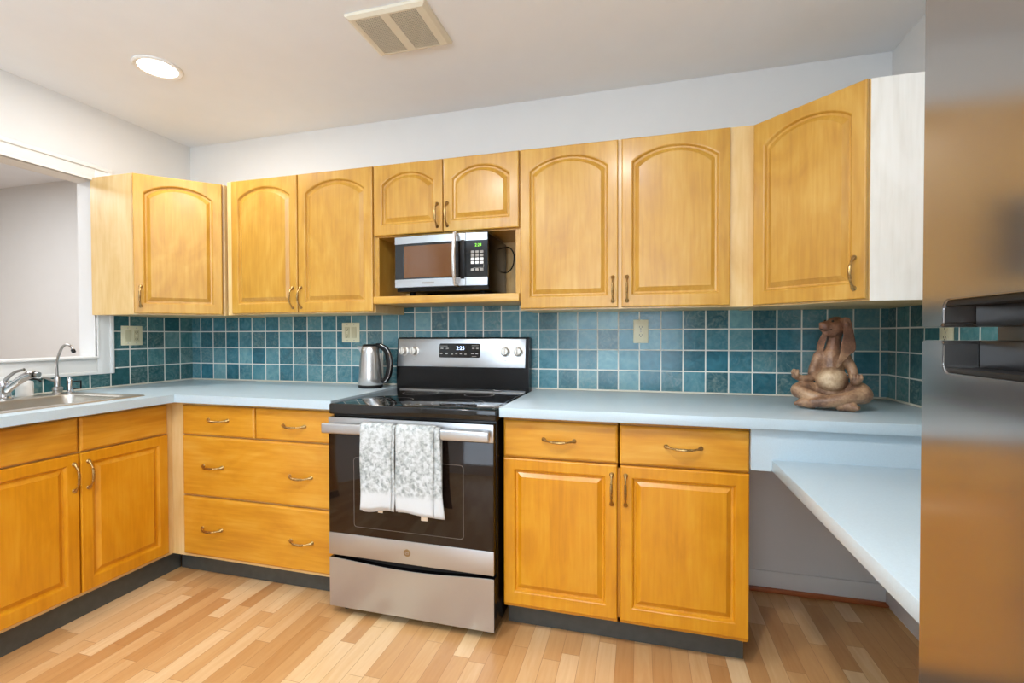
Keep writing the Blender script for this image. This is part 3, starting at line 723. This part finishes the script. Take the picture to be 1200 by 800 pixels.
t, bs = towel('left grey mottled dish towel folded over the oven handle', 1.748, 1.893, 0.335, 0.30, 1.3, [(1.760, 1.903, 0.342, 0.0005, 0.0), (1.748, 1.892, 0.335, 0.0055, -0.004)])
b = BM(); box(b, 0.076, 0.098, 0.000, 0.003, -0.020, 0.004, 0.001); obj('label_tab', b, 'tag', t)
t, bs = towel('right wider grey mottled dish towel folded over the oven handle', 1.909, 2.085, 0.340, 0.31, 4.1, [(1.925, 2.098, 0.342, 0.0005, 0.03), (1.909, 2.078, 0.338, 0.0055, -0.004)])
b = BM(); box(b, 0.108, 0.136, 0.000, 0.003, -0.028, 0.000, 0.001); obj('label_tab', b, 'tag', t)

# ================================================================ MICROWAVE
mx0, mx1, my0, my1, mz0, mz1 = 1.703, 2.178, -0.385, -0.055, 1.421, 1.684
mw = thing('microwave', 'stainless fronted black microwave on the open cabinet shelf', 'microwave', (mx0, my0, 1.4045))
wd = mx1-mx0; hz = mz1-1.4045
zb_ = mz0-1.4045
b = BM(); box(b, 0.0, wd, 0.03, my1-my0, zb_, hz, 0.004); obj('body', b, 'black', mw)
for x, y in ((0.05, 0.10), (wd-0.05, 0.10), (0.05, 0.29), (wd-0.05, 0.29)):
    b = BM(); lathe(b, [(0.016, 0), (0.014, zb_+0.001)], 16, Matrix.Translation((x, y, 0.0))); obj('foot', b, 'blackp', mw)
def bow(x): return -0.014*math.sin(PI*min(max(x/wd, 0), 1))
def bowed(x0, x1, z0, z1, dy, th=0.012, n=18, zt_bow=0.0, zb_bow=0.0):
    bm_ = bmesh.new(); F, Bk = [], []
    for i in range(n+1):
        x = x0+(x1-x0)*i/n; s = math.sin(PI*x/wd)
        y = 0.014+bow(x)-dy
        a = z0+zb_bow*s; c = z1+zt_bow*s
        F.append((bm_.verts.new((x, y, a)), bm_.verts.new((x, y, c)))); Bk.append((bm_.verts.new((x, 0.031, a)), bm_.verts.new((x, 0.031, c))))
    for i in range(n):
        bm_.faces.new((F[i][0], F[i+1][0], F[i+1][1], F[i][1])); bm_.faces.new((Bk[i][0], Bk[i][1], Bk[i+1][1], Bk[i+1][0]))
        bm_.faces.new((F[i][1], F[i+1][1], Bk[i+1][1], Bk[i][1])); bm_.faces.new((F[i][0], Bk[i][0], Bk[i+1][0], F[i+1][0]))
    for e in (F[0]+Bk[0], F[-1]+Bk[-1]): bm_.faces.new((e[0], e[1], e[3], e[2]))
    bmesh.ops.recalc_face_normals(bm_, faces=bm_.faces)
    return bm_
xs = 0.371; z0_ = zb_+0.020; zt_ = hz
dd = obj('door', bowed(0.0, xs-0.0012, z0_, zt_, 0.0), 'blackglass', mw)
obj('door_top_band', bowed(0.0, xs-0.0012, zt_-0.034, zt_, 0.003, zb_bow=0.0), 'steel', dd)
obj('door_bottom_band', bowed(0.0, xs-0.0012, z0_, z0_+0.038, 0.003), 'steel', dd)
obj('window', bowed(0.05, 0.318, z0_+0.045, zt_-0.045, 0.0008), plain('window_brown_reflection', (104, 64, 24), 0.08, coat=0.3), dd)  # brown reflection of cabinets painted into the window colour
cp = obj('control_panel', bowed(xs+0.0012, wd, z0_, zt_, 0.0), 'blackglass', mw)
obj('panel_top_band', bowed(xs+0.0012, wd, zt_-0.034, zt_, 0.003), 'steel', cp)
obj('panel_bottom_band', bowed(xs+0.0012, wd, z0_, z0_+0.038, 0.003), 'steel', cp)
hp = []
for i in range(13):
    u = -1+2*i/12
    hp.append((0.330, -0.030-0.018*(1-u*u)+bow(0.33)+0.012, (z0_+zt_)/2+u*0.118))
b = BM(); tube(b, hp, [0.0085+0.002*(1-abs(-1+i/6)) for i in range(13)], 12)
for p in (hp[0], hp[-1]): box(b, p[0]-0.007, p[0]+0.007, p[1], 0.012, p[2]-0.006, p[2]+0.006, 0.002)
hh = obj('handle', b, 'steel_v', dd); hh['label'] = 'bowed stainless handle'
b = BM(); box(b, 0.344, 0.366, -0.0022+bow(0.35)+0.012, 0.02, z0_+0.03, zt_-0.03, 0.003); obj('handle_recess', b, 'blackp', dd)
xm = (xs+wd)/2+0.002
for r in range(6):
    zz = zt_-0.088-0.0165*r
    for c in range(3):
        if r == 4: continue
        x = xm+(c-1)*0.0215
        b = BM(); box(b, x-0.0085, x+0.0085, 0.0125+bow(x), 0.016, zz-0.0062, zz+0.0062, 0.001)
        obj('button', b, 'white' if r in (2, 3) else 'mark', cp)
b = BM()
zz = zt_-0.088-0.0165*4
for x0, x1, a, c in ((xm-0.032, xm+0.032, zz-0.008, zz-0.0068), (xm-0.032, xm-0.031, zz-0.008, zz+0.008), (xm+0.031, xm+0.032, zz-0.008, zz+0.008)):
    box(b, x0, x1, 0.0125+bow(xm), 0.02, a, c)
obj('key_outline', b, 'mark', cp)
text_mesh('clock_digits', '2:24', 0.019, 'green', cp, (xm+0.006, 0.0125+bow(xm), zt_-0.057))
b = BM(); box(b, 0.150, 0.215, 0.0102+bow(0.18), 0.02, z0_+0.014, z0_+0.022); obj('maker_plate', b, 'mark', dd)
b = BM(); tube(b, smooth_path([(wd-0.004, 0.26, hz-0.03), (wd+0.03, 0.285, hz-0.025), (wd+0.05, 0.295, hz-0.06), (wd+0.045, 0.30, hz-0.11), (wd+0.02, 0.305, hz-0.145), (wd-0.02, 0.31, hz-0.15)], 8), 0.0035, 8); obj('power_cord', b, 'black', mw)

# ================================================================ KETTLE
kt = thing('electric_kettle', 'brushed stainless electric kettle with black handle left of the range', 'kettle', (1.425, -0.15, CZ1), 0.25)
b = BM(); lathe(b, [(0.060, 0.0), (0.066, 0.003), (0.066, 0.013), (0.062, 0.016)], 40); obj('power_base', b, 'blackp', kt)
b = BM(); lathe(b, [(0.063, 0.0165), (0.0655, 0.021), (0.064, 0.06), (0.060, 0.13), (0.053, 0.19), (0.0455, 0.226), (0.043, 0.229), (0.0, 0.229)], 48); bk = obj('body', b, 'steel_v', kt)
b = BM(); lathe(b, [(0.0445, 0.2275), (0.044, 0.233), (0.036, 0.238), (0.0, 0.239)], 40); obj('lid', b, 'blackp', kt)
b = BM()
LL = []
for z, reach, hw in ((0.180, 0.052, 0.004), (0.203, 0.060, 0.012), (0.222, 0.072, 0.018), (0.228, 0.073, 0.018)):
    LL.append([(-0.035, -hw-0.006, z), (-reach, -hw*0.25, z), (-reach, hw*0.25, z), (-0.035, hw+0.006, z)])
loops(b, LL, True, True); obj('spout', b, 'steel_v', kt)
hp = smooth_path([(0.030, 0, 0.231), (0.060, 0, 0.226), (0.088, 0, 0.204), (0.102, 0, 0.165), (0.105, 0, 0.115), (0.098, 0, 0.070), (0.082, 0, 0.042), (0.060, 0, 0.034)], 6)
b = BM(); tube(b, hp, [0.0135+0.005*math.sin(PI*i/(len(hp)-1)) for i in range(len(hp))], 14); hd = obj('handle', b, 'blackp', kt)
b = BM(); tube(b, [p+Vector((0.010*math.cos(i*0.09-1.2), -0.0145, 0.009*math.sin(1.2-i*0.09))) for i, p in enumerate(hp[5:-5])], 0.0030, 8); obj('handle_strip', b, 'chrome', hd)
b = BM(); box(b, 0.052, 0.064, -0.006, 0.006, 0.075, 0.19, 0.004); obj('water_gauge', b, 'mark', bk)

# ================================================================ SINK + FAUCETS
sk = thing('kitchen_sink', 'stainless drop-in sink set in the left worktop', 'sink', (0.335, -1.075, CZ1))
def rl(x0, x1, y0, y1, r, z): return [(x-0.335, y+1.075, z) for x, y in rrect(x0, x1, y0, y1, r)]
b = BM()
loops(b, [rl(0.060, 0.572, -1.425, -0.725, 0.03, 0.0005), rl(0.062, 0.570, -1.423, -0.727, 0.03, 0.004), rl(0.068, 0.564, -1.417, -0.733, 0.03, 0.005),
          rl(0.150, 0.520, -1.372, -0.780, 0.05, 0.0045), rl(0.156, 0.514, -1.366, -0.786, 0.05, 0.0)], False, False)
obj('rim', b, 'sink', sk)
b = BM()
loops(b, [rl(0.156, 0.514, -1.366, -0.786, 0.05, 0.0), rl(0.160, 0.510, -1.362, -0.790, 0.05, -0.02), rl(0.166, 0.504, -1.356, -0.796, 0.05, -0.15), rl(0.19, 0.48, -1.33, -0.82, 0.05, -0.175)], False, True)
obj('bowl', b, 'sink', sk)
b = BM(); lathe(b, [(0.04, -0.1748), (0.04, -0.172), (0.03, -0.172), (0.0, -0.174)], 24); obj('drain', b, 'chrome', sk)
# main faucet, at the left edge
fc = thing('kitchen_faucet', 'chrome pull-out kitchen faucet at the left edge of the sink', 'faucet', (0.103, -1.010, CZ1+0.0045))
b = BM(); lathe(b, [(0.028, 0), (0.028, 0.006), (0.022, 0.012), (0.020, 0.045), (0.024, 0.060), (0.022, 0.075), (0.012, 0.084), (0, 0.085)], 28); obj('base', b, 'chrome', fc)
b = BM(); pth = smooth_path([(0.0, 0.0, 0.030), (0.03, 0.010, 0.060), (0.075, 0.022, 0.092), (0.105, 0.03, 0.108), (0.122, 0.034, 0.112)], 6)
tube(b, pth, [0.016]*10+[0.0175]*(len(pth)-10), 16); obj('spout', b, 'chrome', fc)
b = BM(); tube(b, [(0.120, 0.0335, 0.112), (0.130, 0.036, 0.112), (0.1305, 0.036, 0.112), (0.150, 0.041, 0.111)], [0.0165, 0.0160, 0.0125, 0.0120], 16); obj('spray_head', b, 'nickel', fc)
b = BM(); tube(b, [(0.133, 0.0368, 0.1118), (0.138, 0.0382, 0.1115)], 0.0142, 16); obj('spray_collar', b, 'blackp', fc)
b = BM(); tube(b, smooth_path([(0.0, 0.0, 0.082), (0.012, 0.006, 0.098), (0.040, 0.018, 0.122), (0.075, 0.03, 0.134)], 6), [0.008]*8+[0.0065]*11, 10); obj('lever', b, 'nickel', fc)
# soap dispenser
sd = thing('soap_dispenser', 'white soap bottle with dark curved pump between the two faucets', 'soap dispenser', (0.040, -0.905, CZ1))
b = BM(); lathe(b, [(0.029, 0.0), (0.032, 0.004), (0.032, 0.060), (0.030, 0.072), (0.012, 0.080), (0, 0.080)], 28); obj('bottle', b, 'white', sd)
b = BM(); lathe(b, [(0.008, 0.079), (0.008, 0.084), (0.0, 0.084)], 14); tube(b, smooth_path([(0, 0, 0.082), (0.020, 0.012, 0.085), (0.045, 0.024, 0.082), (0.058, 0.032, 0.072)], 6), 0.0045, 8); obj('pump', b, 'blackp', sd)
# gooseneck filter tap
gn = thing('filter_faucet', 'slender gooseneck water filter faucet with side lever at the sink back', 'faucet', (0.110, -0.815, CZ1+0.005))
b = BM(); lathe(b, [(0.022, 0.0), (0.022, 0.004), (0.018, 0.008), (0.018, 0.018), (0.0205, 0.021), (0.0205, 0.032), (0.013, 0.036), (0.0115, 0.080), (0.008, 0.086), (0.0, 0.086)], 24); obj('base', b, 'nickel', gn)
b = BM(); pth = smooth_path([(0, 0, 0.07), (-0.003, 0, 0.12), (-0.001, 0.0, 0.160), (0.020, 0.0, 0.205), (0.040, 0, 0.231), (0.066, 0, 0.241), (0.094, 0, 0.234), (0.112, 0, 0.212)], 6)
tube(b, pth, 0.0058, 12); obj('gooseneck', b, 'nickel', gn)
b = BM(); tube(b, [(0.108, 0, 0.217), (0.115, 0, 0.205)], [0.0085, 0.0085], 12); obj('nozzle', b, 'blackp', gn)
b = BM(); tube(b, smooth_path([(0.0, 0, 0.062), (-0.03, -0.004, 0.066), (-0.070, -0.008, 0.078), (-0.095, -0.01, 0.078)], 6), [0.008]*6+[0.0062]*7+[0.005]*6, 10); obj('lever', b, 'nickel', gn)
ag = thing('air_gap', 'short chrome air gap cap with black clip beside the gooseneck faucet', 'air gap', (0.108, -0.762, CZ1+0.005))
b = BM(); lathe(b, [(0.018, 0.0), (0.018, 0.003), (0.0135, 0.005), (0.0135, 0.060), (0.011, 0.066), (0.006, 0.069), (0.006, 0.078), (0, 0.079)], 24); obj('cap', b, 'chrome', ag)
b = BM(); box(b, 0.006, 0.012, 0.010, 0.045, 0.015, 0.021, 0.002); box(b, 0.006, 0.012, 0.010, 0.045, 0.053, 0.059, 0.002); box(b, 0.006, 0.012, 0.039, 0.045, 0.015, 0.059, 0.002); obj('clip', b, 'blackp', ag)

# ================================================================ STATUE
st = thing('statue', 'brown long-eared animal statue sitting cross-legged on the right worktop', 'statue', (3.578, -0.335, CZ1), -0.33); st.scale = (0.93, 0.93, 1.0)
b = BM()
def ball(c, r, rot=None):
    t_ = bmesh.new(); bmesh.ops.create_uvsphere(t_, u_segments=24, v_segments=16, radius=1)
    m_ = Matrix.Translation(c) @ (rot.to_matrix().to_4x4() if rot else Matrix.Identity(4)) @ Matrix.Diagonal((r[0], r[1], r[2], 1))
    bmesh.ops.transform(t_, matrix=m_, verts=t_.verts); merge(b, t_)
def limb(pts, rad):
    p = smooth_path(pts, 5); n = len(p); rr = []
    for i in range(n):
        f = i/5; k = min(int(f), len(rad)-2); rr.append(rad[k]+(rad[k+1]-rad[k])*(f-k))
    tube(b, p, rr, 14); ball(p[0], (rr[0],)*3); ball(p[-1], (rr[-1],)*3)
from mathutils import Euler
# trunk
ball((0.003, 0.012, 0.060), (0.072, 0.066, 0.055))
ball((0.006, -0.012, 0.108), (0.058, 0.058, 0.056))
limb([(0.005, 0.012, 0.11), (0.003, 0.012, 0.165), (0.004, 0.012, 0.205)], [0.052, 0.045, 0.036])
ball((0.004, 0.012, 0.190), (0.055, 0.036, 0.030))
limb([(0.006, 0.014, 0.20), (0.010, 0.010, 0.245), (0.016, 0.008, 0.290)], [0.031, 0.026, 0.026])
# head, chin raised and turned to the left
ball((0.020, 0.002, 0.320), (0.040, 0.040, 0.037))
limb([(0.014, -0.010, 0.318), (-0.006, -0.026, 0.316), (-0.018, -0.036, 0.317)], [0.034, 0.028, 0.022])
ball((-0.030, -0.046, 0.327), (0.0105, 0.0105, 0.009))
limb([(0.008, -0.014, 0.298), (-0.013, -0.032, 0.297)], [0.022, 0.016])
# ears: broad flat drooping blades
def ear(pts, wid, th, nrm):
    p = smooth_path(pts, 5); n = len(p); t_ = bmesh.new(); rings = []
    nv = Vector(nrm).normalized()
    for i in range(n):
        d = (p[min(i+1, n-1)]-p[max(i-1, 0)]).normalized(); s = d.cross(nv).normalized(); f = i/5; k = min(int(f), len(wid)-2); wv = wid[k]+(wid[k+1]-wid[k])*(f-k)
        rings.append([t_.verts.new(p[i]+s*wv*math.cos(a)+nv*th*math.sin(a)) for a in [2*PI*q/16 for q in range(16)]])
    for a, c in zip(rings, rings[1:]):
        for q in range(16): t_.faces.new((a[q], a[(q+1) % 16], c[(q+1) % 16], c[q]))
    t_.faces.new(rings[0][::-1]); t_.faces.new(rings[-1]); bmesh.ops.recalc_face_normals(t_, faces=t_.faces); merge(b, t_)
def blade(poly, y_in, y_out, th):
    # flat ear blade cut from a leaf outline, the outer edge leaning back
    xs_ = [p[0] for p in poly]; xa, xb = min(xs_), max(xs_); t_ = bmesh.new()
    P3 = [Vector((p[0], 0, p[1])) for p in poly]; cl = smooth_path(P3+[P3[0]], 3)[:-1]
    def yy(x): return y_in+(y_out-y_in)*((x-xa)/(xb-xa))
    F = [t_.verts.new((p.x, yy(p.x)-th/2, p.z)) for p in cl]; G = [t_.verts.new((p.x, yy(p.x)+th/2, p.z)) for p in cl]
    n = len(cl); t_.faces.new(F); t_.faces.new(G[::-1])
    for i in range(n): t_.faces.new((F[i], G[i], G[(i+1) % n], F[(i+1) % n]))
    bmesh.ops.triangulate(t_, faces=t_.faces); bmesh.ops.recalc_face_normals(t_, faces=t_.faces); merge(b, t_)
blade([(0.046, 0.353), (0.066, 0.347), (0.078, 0.300), (0.087, 0.232), (0.064, 0.207), (0.030, 0.163), (0.022, 0.168), (0.034, 0.215), (0.036, 0.245), (0.045, 0.290), (0.043, 0.330)], -0.052, -0.022, 0.011)
blade([(-0.014, 0.318), (-0.030, 0.288), (-0.048, 0.245), (-0.046, 0.205), (-0.036, 0.168), (-0.030, 0.172), (-0.024, 0.220), (-0.018, 0.250), (-0.006, 0.300)], 0.006, -0.020, 0.011)
limb([(0.046, -0.020, 0.338), (0.054, -0.036, 0.325)], [0.014, 0.011])
limb([(-0.006, -0.004, 0.318), (-0.016, -0.008, 0.300)], [0.014, 0.009])
# arms resting on the knees
limb([(-0.040, 0.012, 0.200), (-0.060, 0.006, 0.145), (-0.064, -0.012, 0.118), (-0.092, -0.030, 0.112), (-0.116, -0.040, 0.118)], [0.022, 0.019, 0.017, 0.014, 0.012])
limb([(0.050, 0.012, 0.200), (0.074, 0.004, 0.155), (0.082, -0.012, 0.125), (0.084, -0.034, 0.115), (0.086, -0.050, 0.110)], [0.022, 0.019, 0.017, 0.015, 0.013])
def paw(c, d, sc=1.0):
    c = Vector(c); d = Vector(d).normalized(); u = d.cross(Vector((0, 0, 1))).normalized(); z = u.cross(d)
    ball(c, (0.016*sc, 0.016*sc, 0.014*sc))
    for k in range(4):
        a = (k-1.5)*0.0085*sc
        tube_p = [c+u*a, c+u*a*1.25+d*0.012*sc+z*0.008*sc, c+u*a*1.25+d*0.010*sc+z*0.020*sc]
        limb([tuple(q) for q in tube_p], [0.0062*sc, 0.0058*sc, 0.0048*sc])
    limb([tuple(c-u*0.014*sc), tuple(c-u*0.018*sc+z*0.014*sc), tuple(c-u*0.010*sc+z*0.022*sc)], [0.0062*sc, 0.0055*sc, 0.005*sc])
paw((-0.122, -0.044, 0.124), (-1, -0.3, 0.3)); paw((0.086, -0.062, 0.112), (0.2, -1, 0.3), 1.05)
# crossed legs
limb([(-0.048, 0.010, 0.060), (-0.090, -0.020, 0.072), (-0.112, -0.045, 0.066)], [0.036, 0.034, 0.029])
limb([(-0.112, -0.045, 0.064), (-0.070, -0.072, 0.048), (-0.012, -0.084, 0.036), (0.035, -0.088, 0.026)], [0.028, 0.025, 0.021, 0.018])
limb([(0.056, 0.010, 0.060), (0.098, -0.022, 0.070), (0.112, -0.048, 0.062)], [0.038, 0.037, 0.032])
limb([(0.112, -0.048, 0.058), (0.066, -0.082, 0.050), (0.000, -0.100, 0.034), (-0.060, -0.098, 0.026)], [0.030, 0.027, 0.023, 0.018])
# feet with toes
def foot(c, d):
    c = Vector(c); d = Vector(d).normalized(); u = Vector((0, 0, 1)).cross(d).normalized()
    limb([tuple(c), tuple(c+d*0.040)], [0.019, 0.017])
    for k in range(3):
        a = (k-1)*0.0115; limb([tuple(c+d*0.040+u*a), tuple(c+d*0.056+u*a*1.2+Vector((0, 0, -0.003)))], [0.0095, 0.0080])
foot((-0.060, -0.096, 0.022), (-1, 0.25, 0.0)); foot((0.036, -0.092, 0.020), (1, -0.12, -0.02))
body = obj('body', b, 'resin', st, angle=180)
r_ = body.modifiers.new('fuse', 'REMESH'); r_.mode = 'VOXEL'; r_.voxel_size = 0.0021; r_.use_smooth_shade = True
s_ = body.modifiers.new('soft', 'SMOOTH'); s_.factor = 0.5; s_.iterations = 2
b = BM(); tube(b, smooth_path([(-0.036, -0.060, 0.309), (-0.022, -0.062, 0.305), (-0.006, -0.056, 0.304), (0.006, -0.046, 0.308)], 5), 0.0016, 6); obj('mouth_line', b, 'blackp', st)
for x, y, z in ((0.008, -0.0395, 0.338), (-0.018, -0.012, 0.340)):
    b = BM(); t_ = bmesh.new(); bmesh.ops.create_uvsphere(t_, u_segments=12, v_segments=8, radius=0.0048); bmesh.ops.translate(t_, vec=(x, y, z), verts=t_.verts); merge(b, t_); obj('eye', b, 'blackp', st)

# ================================================================ FRIDGE
FX = 3.2; FY = -1.742; FZS0, FZS1 = 1.203, 1.2185
fr = thing('refrigerator', 'stainless top-freezer refrigerator with black pocket handles on the right', 'refrigerator', (FX, FY, 0))
FW = 0.76
b = BM(); box(b, 0.075, W-FX-0.03, -FW, 0.0, 0.03, 1.745, 0.004); obj('body', b, plain('graphite_side', (92, 92, 94), 0.4, 0.2), fr)
for x, y in ((0.12, -0.06), (0.12, -FW+0.06), (0.62, -0.06), (0.62, -FW+0.06)):
    b = BM(); lathe(b, [(0.02, 0.0), (0.02, 0.031)], 16, Matrix.Translation((x, y, 0))); obj('foot', b, 'blackp', fr)
PY0, PY1 = -0.0430, -0.60; PD = 0.036
def door_profile(z0, z1, top_notch, depth):
    r = 0.010; out = []
    def arc(cy, cz, a0, a1, n=5, rr=r):
        return [(cy+rr*math.cos(math.radians(a0+(a1-a0)*k/n)), cz+rr*math.sin(math.radians(a0+(a1-a0)*k/n))) for k in range(n+1)]
    if top_notch:
        zz = z1-depth
        return [(0, z0), (0, z1-0.002), (-0.002, z1)] + [(PY0+0.004, z1)] + arc(PY0-0.0, z1-0.004, 90, 180, 3, 0.0) + arc(PY0-r, zz+r, 0, -90) + arc(PY1+r, zz+r, 270, 180) + [(PY1, z1), (-FW, z1), (-FW, z0)]
    zz = z0+depth
    return [(0, z1), (0, z0+0.002), (-0.002, z0), (PY0+0.004, z0), (PY0, z0+0.004)] + arc(PY0-r, zz-r, 0, 90) + arc(PY1+r, zz-r, 90, 180) + [(PY1, z0), (-FW, z0), (-FW, z1)]
def fridge_door(name, z0, z1, notch, depth):
    b = BM(); prism(b, door_profile(z0, z1, notch, depth), 'x', 0.0, 0.068, 0.0015); d = obj(name, b, 'fridge', fr)
    return d
du = fridge_door('freezer_door', FZS1, 1.745, False, 0.031)
dl = fridge_door('fridge_door', 0.06, FZS0, True, 0.037)
b = BM(); box(b, 0.030, 0.066, PY1+0.001, PY0-0.001, FZS1, FZS1+0.0305, 0.002); box(b, 0.003, 0.031, PY1+0.001, PY0-0.001, FZS1+0.024, FZS1+0.0308, 0.001); hq = obj('pocket_handle', b, 'blackp', du); hq['label'] = 'black pocket handle'
b = BM(); box(b, 0.034, 0.066, PY1+0.001, PY0-0.001, FZS0-0.0365, FZS0, 0.002); box(b, 0.003, 0.035, PY1+0.001, PY0-0.001, FZS0-0.0368, FZS0-0.031, 0.001); hq = obj('pocket_handle', b, 'blackp', dl); hq['label'] = 'black pocket handle'

# ================================================================ OUTLETS AND SWITCHES (local x along wall, y=0 wall face, -y outwards)
def plate(name, label, cat, loc, rz, w_, h_, inserts, group, mat='ivory', ins='ivory_d'):
    t = thing(name, label, cat, loc, rz, group)
    b = BM(); box(b, -w_/2, w_/2, -0.006, -0.0002, -h_/2, h_/2, 0.0025); obj('plate', b, mat, t)
    for kind, x in inserts:
        if kind == 'rocker':
            b = BM(); box(b, x-0.0165, x+0.0165, -0.009, -0.005, -0.033, 0.033, 0.002); r = obj('rocker', b, ins, t); r.rotation_euler = (0.03, 0, 0)
        elif kind == 'gfci':
            b = BM(); box(b, x-0.0165, x+0.0165, -0.0085, -0.005, -0.033, 0.033, 0.002); r = obj('socket', b, ins, t)
            b = BM()
            for s in (-1, 1):
                for dx in (-0.006, 0.006): box(b, x+dx-0.001, x+dx+0.001, -0.009, -0.008, s*0.02-0.004, s*0.02+0.004)
                lathe(b, [(0.0022, 0), (0.0022, 0.0006), (0, 0.0006)], 10, Matrix.Translation((x, -0.0084, s*0.02-0.008)) @ Matrix.Rotation(PI/2, 4, 'X'))
            obj('slots', b, 'slot', r)
            b = BM(); box(b, x-0.007, x+0.007, -0.0095, -0.008, 0.001, 0.006, 0.0005); box(b, x-0.007, x+0.007, -0.0095, -0.008, -0.006, -0.001, 0.0005); obj('test_button', b, mat, r)
        else:
            for s in (-1, 1):
                b = BM(); prism(b, rrect(x-0.016, x+0.016, s*0.0195-0.0135, s*0.0195+0.0135, 0.009), 'y', -0.0085, -0.005); r = obj('socket', b, mat, t)
                b = BM()
                for dx in (-0.006, 0.006): box(b, x+dx-0.0011, x+dx+0.0011, -0.0092, -0.008, s*0.0195-0.001, s*0.0195+0.007)
                lathe(b, [(0.0026, 0), (0.0026, 0.0006), (0, 0.0006)], 10, Matrix.Translation((x, -0.0084, s*0.0195-0.006)) @ Matrix.Rotation(PI/2, 4, 'X'))
                obj('slots', b, 'slot', r)
    b = BM()
    for x in ([0] if len(inserts) == 1 else [i[1] for i in inserts]):
        for z in ((0,) if inserts[0][0] == 'duplex' else (-h_/2+0.012, h_/2-0.012)):
            lathe(b, [(0.003, 0), (0.002, 0.001), (0, 0.001)], 10, Matrix.Translation((x, -0.006, z)) @ Matrix.Rotation(PI/2, 4, 'X'))
    obj('screws', b, 'nickel', t)
    return t
G = 'wall plates on the tile backsplash'
plate('outlet_plate', 'ivory duplex outlet on the back tiles right of the range', 'outlet', (2.861, -0.008, 1.2255), 0, 0.072, 0.116, [('duplex', 0)], G)
plate('switch_plate', 'ivory two-gang switch and outlet plate on the tiles above the kettle', 'switch', (1.207, -0.008, 1.226), 0, 0.118, 0.116, [('gfci', -0.023), ('rocker', 0.023)], G)
plate('switch_plate', 'ivory two-gang switch and outlet plate on the sink wall tiles', 'switch', (0.008, -0.392, 1.211), PI/2, 0.118, 0.112, [('rocker', -0.023), ('gfci', 0.023)], G)
plate('outlet_plate', 'ivory outlet on the right wall tiles, glimpsed through the fridge door gap', 'outlet', (W-0.008, -0.422, 1.215), -PI/2, 0.078, 0.116, [('duplex', 0)], G)

# ================================================================ CEILING FIXTURES
cl = thing('recessed_ceiling_light', 'round glowing recessed light in the ceiling at upper left', 'ceiling light', (0.713, -0.765, H))
b = BM(); lathe(b, [(0.075, -0.0002), (0.098, -0.0002), (0.098, -0.005), (0.092, -0.009), (0.078, -0.006), (0.075, -0.0002)], 48, cap=False); obj('trim_ring', b, 'white', cl)
b = BM(); lathe(b, [(0.0, -0.0052), (0.076, -0.0052), (0.076, -0.0012), (0.0, -0.0012)], 40); obj('lens', b, 'lamp', cl)
# exhaust vent: cream cover with two perforated panels
vt = thing('ceiling_vent', 'cream square ceiling vent cover with two perforated grilles', 'vent', (1.926, -0.715, H))
hw, hh_ = 0.170, 0.135
b = BM(); px = 0.006
cells = []
gx = [(-0.136, -0.027), (0.010, 0.124)]; gy = (-0.110, 0.110)
def lo(d, z): return [(-hw+d, -hh_+d, z), (hw-d, -hh_+d, z), (hw-d, hh_-d, z), (-hw+d, hh_-d, z)]
loops(b, [lo(0, -0.0003), lo(0.002, -0.010), lo(0.016, -0.018)], False, False)
zc = -0.018
for x0, x1, y0, y1 in ((-hw+0.016, gx[0][0], -hh_+0.016, hh_-0.016), (gx[0][1], gx[1][0], -hh_+0.016, hh_-0.016), (gx[1][1], hw-0.016, -hh_+0.016, hh_-0.016),
                       (gx[0][0], gx[0][1], -hh_+0.016, gy[0]), (gx[0][0], gx[0][1], gy[1], hh_-0.016), (gx[1][0], gx[1][1], -hh_+0.016, gy[0]), (gx[1][0], gx[1][1], gy[1], hh_-0.016)):
    box(b, x0, x1, y0, y1, zc, zc+0.003)
obj('cover', b, 'vent', vt)
for x0, x1 in gx:
    b = BM(); n1 = 14; n2 = 26
    for i in range(n1+1): x = x0+(x1-x0)*i/n1; box(b, x-0.0017, x+0.0017, gy[0], gy[1], zc+0.0005, zc+0.003)
    for j in range(n2+1): y = gy[0]+(gy[1]-gy[0])*j/n2; box(b, x0, x1, y-0.0017, y+0.0017, zc+0.0005, zc+0.003)
    obj('grille', b, 'vent', vt)
b = BM(); box(b, gx[0][0], gx[1][1], gy[0], gy[1], -0.003, -0.001); obj('dark_backing', b, 'toe', vt)
